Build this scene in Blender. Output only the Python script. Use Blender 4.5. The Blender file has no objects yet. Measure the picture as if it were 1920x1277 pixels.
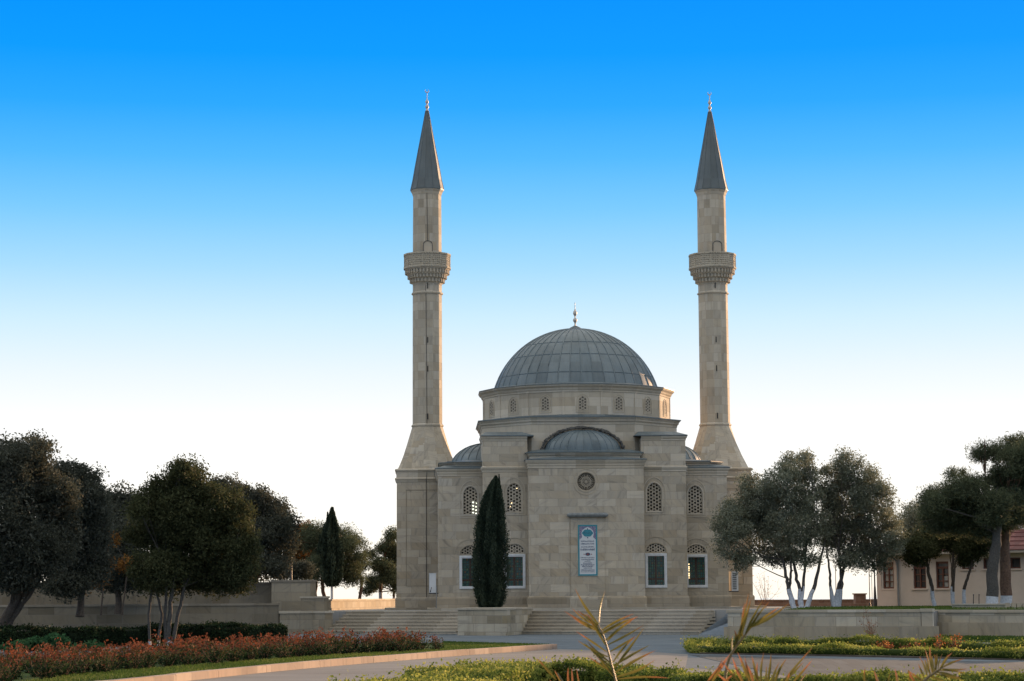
import bpy, math, random
import numpy as np
from mathutils import Vector, Matrix
from mathutils.geometry import tessellate_polygon
R = math.radians
scene = bpy.context.scene
COL = scene.collection
random.seed(7)

# ------------------------------------------------------------------ camera
F = 4000.0                      # focal length in pixels of the 1920 px wide photograph
TILT, YAW, ROLL = R(6.84), R(2.3), R(-0.35)
CAM = np.array([-7.0, -99.8, 0.5])
def _rx(a): c, s = math.cos(a), math.sin(a); return np.array([[1,0,0],[0,c,-s],[0,s,c]])
def _rz(a): c, s = math.cos(a), math.sin(a); return np.array([[c,-s,0],[s,c,0],[0,0,1]])
CM = _rz(-YAW) @ _rx(math.pi/2+TILT) @ _rz(ROLL)
cam = bpy.data.cameras.new('camera'); cam.sensor_width = 36; cam.lens = F/1920*36
cam.clip_start = 0.5; cam.clip_end = 40000
cam.dof.use_dof = True; cam.dof.focus_distance = 95; cam.dof.aperture_fstop = 9
camo = bpy.data.objects.new('camera', cam); COL.objects.link(camo)
m4 = Matrix([list(CM[0])+[CAM[0]], list(CM[1])+[CAM[1]], list(CM[2])+[CAM[2]], [0,0,0,1]])
camo.matrix_world = m4; scene.camera = camo
def ray(px, py): return CM @ np.array([(px-960)/F, -(py-638.5)/F, -1.0])
def at_z(px, py, Z): d = ray(px, py); t = (Z-CAM[2])/d[2]; return CAM+d*t
def at_d(px, py, D): d = ray(px, py); t = D/math.hypot(d[0], d[1]); return CAM+d*t

# ------------------------------------------------------------------ sky, sun, exposure
SUN_ELEV = 6.2
SUN_AZ = math.atan2(.695, .7195)          # from +Y towards +X
scene.view_settings.view_transform = 'Standard'; scene.view_settings.look = 'None'
scene.view_settings.exposure = 1.0; scene.view_settings.gamma = 1.0
def s2l(c): return tuple((x/12.92 if x <= .04045 else ((x+.055)/1.055)**2.4) for x in (v/255 for v in c))
world = bpy.data.worlds.new('World'); scene.world = world; world.use_nodes = True
nt = world.node_tree; nt.nodes.clear()
wo = nt.nodes.new('ShaderNodeOutputWorld'); bg = nt.nodes.new('ShaderNodeBackground'); bg2 = nt.nodes.new('ShaderNodeBackground')
sk = nt.nodes.new('ShaderNodeTexSky'); sk.sky_type = 'NISHITA'; sk.sun_disc = False
sk.sun_elevation = R(SUN_ELEV); sk.sun_rotation = SUN_AZ; sk.dust_density = 2.0
nt.links.new(sk.outputs[0], bg.inputs[0]); bg.inputs[1].default_value = 0.05
tc = nt.nodes.new('ShaderNodeTexCoord'); sx = nt.nodes.new('ShaderNodeSeparateXYZ'); ramp = nt.nodes.new('ShaderNodeValToRGB')
nt.links.new(tc.outputs['Generated'], sx.inputs[0]); nt.links.new(sx.outputs[2], ramp.inputs[0])
SKY = [(0.0,(255,246,230)),(.035,(255,251,242)),(.060,(255,254,250)),(.085,(251,253,255)),(.104,(235,246,255)),(.1286,(206,236,255)),(.1533,(166,219,255)),(.178,(124,202,255)),
       (.2026,(82,184,255)),(.2266,(42,167,255)),(.250,(8,155,255)),(.274,(0,147,255)),(.33,(90,165,240)),(.45,(226,227,226)),(1.0,(255,249,238))]
el = ramp.color_ramp.elements
while len(el) > 1: el.remove(el[0])
for i, (p, c) in enumerate(SKY):
    e = el[0] if i == 0 else el.new(p)
    e.position = p; e.color = (*(v*(1.35 if p > .4 else 1.13 if p < .07 else 1) for v in s2l(c)), 1)  # upper stops pale and boosted: unseen sky shaped to fill the shaded facade
nt.links.new(ramp.outputs[0], bg2.inputs[0]); bg2.inputs[1].default_value = 0.525
ad = nt.nodes.new('ShaderNodeMixShader'); ad.inputs[0].default_value = .985
nt.links.new(bg.outputs[0], ad.inputs[1]); nt.links.new(bg2.outputs[0], ad.inputs[2]); nt.links.new(ad.outputs[0], wo.inputs[0])
sun = bpy.data.lights.new('sun', 'SUN'); sun.energy = 5.0; sun.angle = R(0.5); sun.color = (1.0, .62, .34)
suno = bpy.data.objects.new('sun', sun); COL.objects.link(suno)
sd = Vector((math.sin(SUN_AZ)*math.cos(R(SUN_ELEV)), math.cos(SUN_AZ)*math.cos(R(SUN_ELEV)), math.sin(R(SUN_ELEV))))
suno.rotation_euler = sd.to_track_quat('Z', 'Y').to_euler()

# ------------------------------------------------------------------ materials
class NT:
    def __init__(s, name):
        s.m = bpy.data.materials.new(name); s.m.use_nodes = True; s.t = s.m.node_tree; s.t.nodes.clear()
        s.out = s.n('ShaderNodeOutputMaterial')
    def n(s, typ, **kw):
        k = s.t.nodes.new(typ)
        for a, b in kw.items():
            if hasattr(k, a): setattr(k, a, b)
        return k
    def l(s, a, b): s.t.links.new(a, b)
    def setin(s, node, **kw):
        for a, b in kw.items(): node.inputs[a.replace('_', ' ')].default_value = b
    def ramp(s, fac, stops, interp='LINEAR'):
        r = s.n('ShaderNodeValToRGB'); e = r.color_ramp.elements; r.color_ramp.interpolation = interp
        while len(e) > 1: e.remove(e[0])
        for i, (p, c) in enumerate(stops):
            k = e[0] if i == 0 else e.new(p)
            k.position = p; k.color = (*c, 1)
        if fac is not None: s.l(fac, r.inputs[0])
        return r.outputs[0]
    def noise(s, vec, scale, detail=4, rough=.55):
        k = s.n('ShaderNodeTexNoise'); k.inputs['Scale'].default_value = scale; k.inputs['Detail'].default_value = detail
        k.inputs['Roughness'].default_value = rough
        if vec is not None: s.l(vec, k.inputs['Vector'])
        return k.outputs[0]
    def mix(s, a, b, fac, mode='MIX'):
        k = s.n('ShaderNodeMix'); k.data_type = 'RGBA'; k.blend_type = mode
        for idx, v in ((6, a), (7, b)):
            if isinstance(v, tuple): k.inputs[idx].default_value = (*v, 1)
            else: s.l(v, k.inputs[idx])
        if isinstance(fac, (int, float)): k.inputs[0].default_value = fac
        else: s.l(fac, k.inputs[0])
        return k.outputs[2]
    def math(s, op, a, b=0.0):
        k = s.n('ShaderNodeMath'); k.operation = op
        for i, v in enumerate((a, b)):
            if isinstance(v, (int, float)): k.inputs[i].default_value = v
            else: s.l(v, k.inputs[i])
        return k.outputs[0]
    def mapping(s, vec, scale=(1,1,1), loc=(0,0,0), rot=(0,0,0)):
        k = s.n('ShaderNodeMapping'); k.inputs['Scale'].default_value = scale; k.inputs['Location'].default_value = loc; k.inputs['Rotation'].default_value = rot
        s.l(vec, k.inputs['Vector']); return k.outputs[0]
    def uv(s): return s.n('ShaderNodeUVMap').outputs[0]
    def pos(s): return s.n('ShaderNodeNewGeometry').outputs['Position']
    def obj(s): return s.n('ShaderNodeTexCoord').outputs['Object']
    def bsdf(s, col, rough=.8, bump=None, bstr=.3, bdist=.02, metal=0.0, spec=.5):
        p = s.n('ShaderNodeBsdfPrincipled')
        if isinstance(col, tuple): p.inputs['Base Color'].default_value = (*col, 1)
        else: s.l(col, p.inputs['Base Color'])
        if isinstance(rough, (int, float)): p.inputs['Roughness'].default_value = rough
        else: s.l(rough, p.inputs['Roughness'])
        p.inputs['Metallic'].default_value = metal; p.inputs['Specular IOR Level'].default_value = spec
        if bump is not None:
            b = s.n('ShaderNodeBump'); b.inputs['Strength'].default_value = bstr; b.inputs['Distance'].default_value = bdist
            s.l(bump, b.inputs['Height']); s.l(b.outputs[0], p.inputs['Normal'])
        s.l(p.outputs[0], s.out.inputs[0]); return s.m

def stone(name, cols, bw=.85, bh=.34, mortar=.006, vein=.5, dirt=.5, seed=0.0, joint=.55):
    k = NT(name); uv = k.uv()
    wob = k.noise(k.mapping(uv, (.9,.9,1)), 1.2, 2)
    v = k.n('ShaderNodeVectorMath'); v.operation = 'ADD'; k.l(uv, v.inputs[0])
    off = k.n('ShaderNodeCombineXYZ'); k.l(k.math('MULTIPLY', wob, .02), off.inputs[0]); k.l(k.math('MULTIPLY', wob, .015), off.inputs[1])
    off.inputs[2].default_value = 0; k.l(off.outputs[0], v.inputs[1]); vec = k.mapping(v.outputs[0], (1,1,1), (seed*3.1, seed*1.7, 0))
    def brick(w, h, freq, sq):
        b = k.n('ShaderNodeTexBrick'); b.offset = .43; b.offset_frequency = 2; b.squash = sq; b.squash_frequency = 3
        b.inputs['Color1'].default_value = (0,0,0,1); b.inputs['Color2'].default_value = (1,1,1,1); b.inputs['Mortar'].default_value = (.5,.5,.5,1)
        b.inputs['Scale'].default_value = 1; b.inputs['Mortar Size'].default_value = mortar; b.inputs['Mortar Smooth'].default_value = .3
        b.inputs['Brick Width'].default_value = w; b.inputs['Row Height'].default_value = h
        k.l(vec, b.inputs['Vector']); return b
    b = brick(bw, bh, 2, .72)
    rnd = k.n('ShaderNodeSeparateColor'); k.l(b.outputs['Color'], rnd.inputs[0]); rnd = rnd.outputs[0]
    base = k.ramp(rnd, [(i/(len(cols)-1), c) for i, c in enumerate(cols)])
    # veins of the sawn stone, a different direction in every block
    o2 = k.n('ShaderNodeCombineXYZ'); k.l(k.math('MULTIPLY', rnd, 37.0), o2.inputs[0]); k.l(k.math('MULTIPLY', rnd, 91.0), o2.inputs[1])
    v2 = k.n('ShaderNodeVectorRotate'); v2.rotation_type = 'Z_AXIS'; k.l(uv, v2.inputs['Vector']); k.l(k.math('MULTIPLY', rnd, 5.0), v2.inputs['Angle'])
    v3 = k.n('ShaderNodeVectorMath'); v3.operation = 'ADD'; k.l(v2.outputs[0], v3.inputs[0]); k.l(o2.outputs[0], v3.inputs[1])
    vn = k.noise(k.mapping(v3.outputs[0], (.6, 3.6, 1)), 1.5, 5, .6)
    veins = k.ramp(vn, [(.3,(.62,.62,.64)),(.47,(1,1,1)),(.6,(1.03,1.0,.96)),(.74,(1.28,1.26,1.23))])
    col = k.mix(base, veins, vein, 'MULTIPLY')
    big = k.ramp(k.noise(k.pos(), .45, 5, .6), [(.25,(.74,.73,.72)),(.55,(1,1,1)),(.8,(1.1,1.08,1.05))])
    col = k.mix(col, big, dirt, 'MULTIPLY')
    streak = k.ramp(k.noise(k.mapping(uv, (3.2,.22,1)), 1.3, 5, .65), [(.32,(.62,.61,.60)),(.48,(1,1,1))])
    col = k.mix(col, streak, dirt*.5, 'MULTIPLY')
    jm = k.mix(col, (.16,.14,.115), k.math('MULTIPLY', b.outputs['Fac'], joint))
    fine = k.noise(k.pos(), 28, 4, .7)
    h = k.math('SUBTRACT', k.math('MULTIPLY', fine, .35), b.outputs['Fac'])
    return k.bsdf(jm, .86, h, .35, .012, spec=.25)

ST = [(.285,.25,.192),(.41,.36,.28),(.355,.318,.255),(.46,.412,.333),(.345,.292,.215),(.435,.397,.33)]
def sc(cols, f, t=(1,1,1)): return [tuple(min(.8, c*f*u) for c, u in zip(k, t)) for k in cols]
M = {}
M['stone'] = stone('ashlar_stone', ST, vein=.85, dirt=.6)
M['stone_drum'] = stone('drum_stone', sc(ST, 1.1), 1.15, .4, .004, .3, .55, 2.0)
M['stone_shaft'] = stone('shaft_stone', sc(ST, 1.02), .5, .42, .006, .35, .6, 1.0)
M['trim'] = stone('trim_stone', sc(ST, 1.08), 1.3, 5.0, .004, .3, .6, 4.0)
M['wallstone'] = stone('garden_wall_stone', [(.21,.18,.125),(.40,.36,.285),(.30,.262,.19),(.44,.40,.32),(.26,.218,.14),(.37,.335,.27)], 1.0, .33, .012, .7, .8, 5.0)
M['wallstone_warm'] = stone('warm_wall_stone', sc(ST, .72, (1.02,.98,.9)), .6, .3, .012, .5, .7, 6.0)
M['wallstone_dim'] = stone('shade_toned_wall_stone', sc(ST, .42, (1,.97,.9)), 1.1, .4, .012, .6, .9, 5.5)  # darkened copy of the wall stone; tree shade is put into its colour
M['wallstone_mid'] = stone('shade_toned_mid_wall_stone', sc(ST, .64, (1,.98,.92)), 1.1, .4, .012, .6, .85, 5.2)  # left walls' canopy shade put into this darker copy of the stone
M['wallstone_base'] = stone('dark_base_stone', sc(ST, .78, (1,.96,.88)), 1.5, .6, .008, .5, .9, 5.9)  # darker, browner stone for the base courses
M['coping_dim'] = stone('shade_toned_coping_stone', sc(ST, .54), 1.4, 3.0, .006, .3, .8, 7.5)  # coping darkened likewise, carrying the canopy shade in its colour
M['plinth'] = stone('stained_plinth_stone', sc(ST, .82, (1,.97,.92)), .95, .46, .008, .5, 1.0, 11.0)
M['coping'] = stone('coping_stone', sc(ST, 1.0), 1.4, 3.0, .006, .3, .6, 7.0)
M['step'] = stone('step_stone', sc(ST, .92), 1.6, 5.0, .004, .3, .7, 8.0)

def carved(name):
    k = NT(name); uv = k.uv()
    v = k.n('ShaderNodeTexVoronoi'); v.inputs['Scale'].default_value = 9.5; v.inputs['Randomness'].default_value = .35; k.l(uv, v.inputs['Vector'])
    n = k.noise(k.pos(), 1.2, 5)
    c = k.ramp(n, [(.25,(.33,.29,.225)),(.75,(.44,.395,.315))])
    pit = k.ramp(v.outputs['Distance'], [(.18,(.42,.40,.37)),(.34,(1,1,1))])  # pits darkened in colour to stand in for shade inside the carving
    return k.bsdf(k.mix(c, pit, .75, 'MULTIPLY'), .88, v.outputs['Distance'], .8, .04, spec=.2)
M['carved'] = carved('carved_parapet_stone')
def lead(name, tint=(1,1,1), nu=1.0, nv=1.0):
    k = NT(name); uv = k.uv()
    b = k.n('ShaderNodeTexBrick'); b.offset = 0; b.squash = 1
    b.inputs['Color1'].default_value = (0,0,0,1); b.inputs['Color2'].default_value = (1,1,1,1); b.inputs['Mortar'].default_value = (.5,.5,.5,1)
    b.inputs['Scale'].default_value = 1; b.inputs['Mortar Size'].default_value = .012; b.inputs['Brick Width'].default_value = 1; b.inputs['Row Height'].default_value = 1
    k.l(k.mapping(uv, (nu, nv, 1)), b.inputs['Vector'])
    base = k.ramp(b.outputs['Color'], [(0,(.075,.10,.112)),(.4,(.10,.13,.142)),(.7,(.09,.122,.138)),(1,(.13,.162,.175))])
    st = k.ramp(k.noise(k.mapping(uv, (5, .6, 1)), 2.0, 5, .65), [(.3,(.78,.78,.78)),(.5,(1,1,1)),(.75,(1.18,1.19,1.2))])
    col = k.mix(base, st, .8, 'MULTIPLY')
    col = k.mix(col, k.ramp(k.noise(k.pos(), 1.1, 5), [(.3,(.8,.82,.82)),(.6,(1.05,1.05,1.05))]), .8, 'MULTIPLY')
    col = k.mix(col, tuple(tint), 1.0, 'MULTIPLY')
    rg = k.ramp(k.noise(k.pos(), 3, 4), [(.3,(.42,)*3),(.7,(.62,)*3)])
    return k.bsdf(col, rg, k.noise(k.pos(), 4, 4), .25, .03, spec=.45)
M['lead'] = lead('lead_sheet'); M['lead_dark'] = lead('dark_lead', (.8,.8,.8)); M['spire'] = lead('spire_lead', (.82,.78,.74), 1, 1)

def plain(name, col, rough=.7, var=.25, scale=6, bump=.15, metal=0, spec=.4):
    k = NT(name); n = k.noise(k.pos(), scale, 5, .6)
    c = k.ramp(n, [(.25, tuple(x*(1-var) for x in col)), (.5, col), (.8, tuple(min(1, x*(1+var)) for x in col))])
    return k.bsdf(c, rough, k.noise(k.pos(), scale*6, 3), bump, .01, metal, spec)
M['marble'] = plain('white_marble', (.58,.60,.61), .5, .16)
M['dark'] = plain('dark_interior', (.012,.011,.01), .6, .3)
M['void'] = plain('dusky_interior', (.026,.02,.015), .8, .3)
M['crust'] = plain('weathered_flashing', (.10,.095,.085), .95, .6, 9, .9)
M['finial'] = plain('finial_metal', (.42,.39,.35), .5, .15, 5, .05, .35)
M['cable'] = plain('cable_black', (.03,.03,.03), .6)
M['slab'] = plain('weathered_slab', (.17,.185,.185), .9, .4, 5, .5)
M['ac'] = plain('ac_enamel', (.52,.53,.53), .4, .05, 3, .02)
M['acgrille'] = plain('ac_grille', (.12,.125,.13), .5)
M['ramp'] = plain('ramp_concrete', (.26,.285,.30), .85, .15, 3, .2)
M['plaster'] = plain('house_plaster', (.47,.40,.345), .9, .1, 1.4, .25)
M['plaster_trim'] = plain('plaster_trim', (.50,.41,.35), .9, .08, 2, .2)
M['wood'] = plain('red_brown_joinery', (.10,.033,.018), .5, .3, 10)
M['eave'] = plain('eave_boards', (.33,.29,.24), .8, .15)
M['pipe'] = plain('grey_pipe', (.17,.17,.165), .5)
M['iron'] = plain('dark_post_metal', (.045,.045,.05), .5)
M['whitewash'] = plain('whitewash', (.44,.45,.47), .9, .35, 14, .4)
M['bark'] = plain('bark', (.065,.05,.038), .95, .5, 18, .9)
M['bark_pine'] = plain('pine_bark', (.12,.072,.048), .95, .5, 12, 1.0)
M['bark_grey'] = plain('grey_bark', (.075,.068,.06), .95, .5, 18, .9)
M['twig'] = plain('dry_twig', (.17,.085,.045), .9, .3, 20)
M['soil'] = plain('soil', (.07,.055,.04), .95, .4, 5, .5)
M['brick'] = stone('old_brown_masonry', [(.15,.085,.06),(.19,.115,.08),(.22,.14,.10),(.17,.10,.075)], .4, .16, .012, .4, .7, 9.0)

def glassy(name, col, rough=.12):
    k = NT(name); return k.bsdf(col, rough, k.noise(k.pos(), 2, 2), .05, .01, spec=.6)
M['glass'] = glassy('window_glass', (.03,.03,.032))
M['curtain'] = plain('window_curtain', (.33,.31,.28), .7, .3, 3)
def stained():
    k = NT('stained_glass'); uv = k.uv()
    b = k.n('ShaderNodeTexBrick'); b.offset = 0; b.squash = 1
    b.inputs['Color1'].default_value = (0,0,0,1); b.inputs['Color2'].default_value = (1,1,1,1); b.inputs['Mortar'].default_value = (0,0,0,1)
    b.inputs['Scale'].default_value = 1; b.inputs['Mortar Size'].default_value = .014; b.inputs['Brick Width'].default_value = .105; b.inputs['Row Height'].default_value = .11
    k.l(uv, b.inputs['Vector'])
    c = k.ramp(b.outputs['Color'], [(0,(.02,.10,.085)),(.2,(.04,.17,.13)),(.45,(.08,.19,.10)),(.65,(.04,.13,.13)),(.85,(.15,.12,.06))], 'CONSTANT')
    return k.bsdf(c, .25, k.noise(k.pos(), 8, 2), .1, .01, spec=.5)
M['stained'] = stained(); M['drumpane'] = plain('drum_recess_shade', (.075,.062,.045), .8, .3)
M['stained_amber'] = plain('amber_glass', (.085,.04,.016), .25, .3, 12, .05)
M['bars'] = plain('lead_cames', (.03,.032,.03), .5)
def emis(name, col, s):
    k = NT(name); e = k.n('ShaderNodeEmission'); e.inputs[0].default_value = (*col, 1); e.inputs[1].default_value = s
    k.l(e.outputs[0], k.out.inputs[0]); return k.m
M['lamp'] = emis('warm_glow', (1, .72, .38), 1.4)  # emission for added dots and glints, no lamp is there
M['glowpane'] = emis('far_window_glow', (.95, 1, .78), 1.0)
M['teal'] = plain('teal_tile', (.02,.19,.24), .3, .3, 25, .05)
M['tilewhite'] = plain('white_tile', (.50,.52,.53), .3, .06, 20, .03)
M['ink'] = plain('ink_blue_glaze', (.035,.055,.11), .35, .3, 30, .05)
M['tilered'] = plain('oxide_red_glaze', (.20,.06,.05), .35, .3, 30, .05)
def spandrel():
    k = NT('floral_tile'); v = k.n('ShaderNodeTexVoronoi'); v.inputs['Scale'].default_value = 22; k.l(k.pos(), v.inputs['Vector'])
    c = k.ramp(v.outputs['Distance'], [(.12,(.45,.45,.47)),(.3,(.10,.12,.25)),(.5,(.22,.15,.18)),(.7,(.06,.09,.2))]); return k.bsdf(c, .3)
M['floral'] = spandrel()
def rooftile():
    k = NT('clay_roof_tile'); uv = k.uv()
    b = k.n('ShaderNodeTexBrick'); b.offset = .5
    b.inputs['Color1'].default_value = (0,0,0,1); b.inputs['Color2'].default_value = (1,1,1,1); b.inputs['Mortar'].default_value = (0,0,0,1)
    b.inputs['Scale'].default_value = 1; b.inputs['Mortar Size'].default_value = .014; b.inputs['Brick Width'].default_value = .24; b.inputs['Row Height'].default_value = .34
    k.l(uv, b.inputs['Vector'])
    c = k.ramp(b.outputs['Color'], [(0,(.07,.019,.018)),(.5,(.11,.031,.028)),(1,(.15,.05,.044))])
    return k.bsdf(c, .8, b.outputs['Fac'], -.8, .03)
M['rooftile'] = rooftile()
def ground_mat(name, c1, c2, tile=None, s=.35, rough=.96):
    k = NT(name); p = k.pos()
    c = k.ramp(k.noise(p, s, 6, .6), [(.25, c1), (.75, c2)])
    c = k.mix(c, k.ramp(k.noise(k.mapping(p, (.15,.8,1), (0,0,0), (0,0,.35)), 1.3, 5), [(.3,(.82,)*3),(.7,(1.1,)*3)]), .8, 'MULTIPLY')
    h = k.noise(p, 40, 3, .7)
    if tile:
        b = k.n('ShaderNodeTexBrick'); b.offset = tile[2]
        b.inputs['Color1'].default_value = (.86,.86,.86,1); b.inputs['Color2'].default_value = (1.1,1.1,1.1,1); b.inputs['Mortar'].default_value = (.72,.72,.72,1)
        b.inputs['Scale'].default_value = 1; b.inputs['Mortar Size'].default_value = .012; b.inputs['Brick Width'].default_value = tile[0]; b.inputs['Row Height'].default_value = tile[1]
        k.l(k.mapping(p, (1,1,1), (0,0,0), (0,0,tile[3])), b.inputs['Vector']); c = k.mix(c, b.outputs['Color'], .85, 'MULTIPLY')
    return k.bsdf(c, rough, h, .3, .006, spec=.08)
M['plaza'] = ground_mat('plaza_paving', (.088,.11,.13), (.13,.152,.172), (.6,.6,.5,.4))
M['road'] = ground_mat('pale_concrete_road', (.155,.143,.136), (.205,.19,.18))
M['paver'] = ground_mat('striped_pavers', (.062,.07,.076), (.088,.096,.102), (.28,3.0,.5,.12))  # shade of house and trees put into the dark paver tone
M['terrace'] = ground_mat('terrace_paving', (.21,.205,.19), (.31,.30,.28), (.6,.6,.5,.2))
M['earth'] = ground_mat('dry_earth', (.06,.055,.035), (.12,.10,.065))
M['turf'] = ground_mat('turf_soil', (.025,.045,.012), (.06,.085,.025), None, 1.5)
M['kerb'] = stone('kerb_stone', [(.21,.155,.125),(.33,.255,.20),(.28,.20,.15)], 1.3, 5, .02, .5, 1.0, 3.0)
def seamat():
    k = NT('sea_water'); p = k.pos()
    return k.bsdf((.55,.57,.57), .1, k.noise(k.mapping(p, (.02,.05,1)), 1, 5), .12, 1.0, spec=.8)  # sun glitter on the water put into the pale silver base colour
M['sea'] = seamat()
def leafmat(name, stops, trans=.35, rough=.72):
    k = NT(name); a = k.n('ShaderNodeAttribute'); a.attribute_name = 'tint'
    c = k.ramp(a.outputs['Fac'], stops)
    p = k.n('ShaderNodeBsdfPrincipled'); k.l(c, p.inputs['Base Color']); p.inputs['Roughness'].default_value = rough; p.inputs['Specular IOR Level'].default_value = .1
    t = k.n('ShaderNodeBsdfTranslucent'); k.l(c, t.inputs[0])
    x = k.n('ShaderNodeMixShader'); x.inputs[0].default_value = trans
    k.l(p.outputs[0], x.inputs[1]); k.l(t.outputs[0], x.inputs[2]); k.l(x.outputs[0], k.out.inputs[0]); return k.m
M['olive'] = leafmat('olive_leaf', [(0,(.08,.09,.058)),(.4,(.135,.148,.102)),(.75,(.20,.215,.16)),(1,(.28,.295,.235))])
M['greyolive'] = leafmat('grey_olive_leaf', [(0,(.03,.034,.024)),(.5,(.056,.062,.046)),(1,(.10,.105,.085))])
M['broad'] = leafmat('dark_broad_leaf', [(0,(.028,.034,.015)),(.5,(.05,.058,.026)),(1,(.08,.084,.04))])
M['pine'] = leafmat('pine_needle', [(0,(.045,.054,.03)),(.5,(.075,.092,.052)),(1,(.13,.14,.08))])
M['cypress'] = leafmat('cypress_scale', [(0,(.010,.017,.011)),(.5,(.023,.035,.022)),(1,(.05,.066,.042))], .15, .7)
M['amber'] = leafmat('amber_leaf', [(0,(.06,.03,.01)),(.5,(.16,.075,.02)),(1,(.3,.15,.04))], .45)
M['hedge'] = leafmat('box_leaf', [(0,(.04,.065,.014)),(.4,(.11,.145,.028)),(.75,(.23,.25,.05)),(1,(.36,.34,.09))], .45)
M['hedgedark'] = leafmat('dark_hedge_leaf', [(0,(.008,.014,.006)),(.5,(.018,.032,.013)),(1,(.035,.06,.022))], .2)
M['herb'] = leafmat('low_green_leaf', [(0,(.02,.055,.02)),(.5,(.04,.10,.04)),(1,(.07,.15,.06))], .3)
M['grass'] = leafmat('grass_blade', [(0,(.03,.06,.012)),(.5,(.065,.11,.022)),(1,(.16,.17,.05))], .4)
M['redleaf'] = leafmat('red_tipped_leaf', [(0,(.012,.026,.01)),(.4,(.035,.055,.02)),(.58,(.06,.055,.02)),(.74,(.06,.03,.016)),(.88,(.085,.024,.016)),(1,(.16,.05,.024))], .35)
M['orangeleaf'] = leafmat('orange_leaf', [(0,(.10,.03,.015)),(.5,(.28,.09,.03)),(1,(.45,.2,.07))], .45)
M['maroon'] = leafmat('maroon_leaf', [(0,(.05,.012,.012)),(1,(.2,.05,.04))], .35)
M['palm'] = leafmat('palm_leaflet', [(0,(.035,.038,.012)),(.35,(.095,.09,.022)),(.6,(.15,.12,.028)),(.8,(.24,.10,.04)),(1,(.34,.135,.065))], .4, .4)

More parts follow.
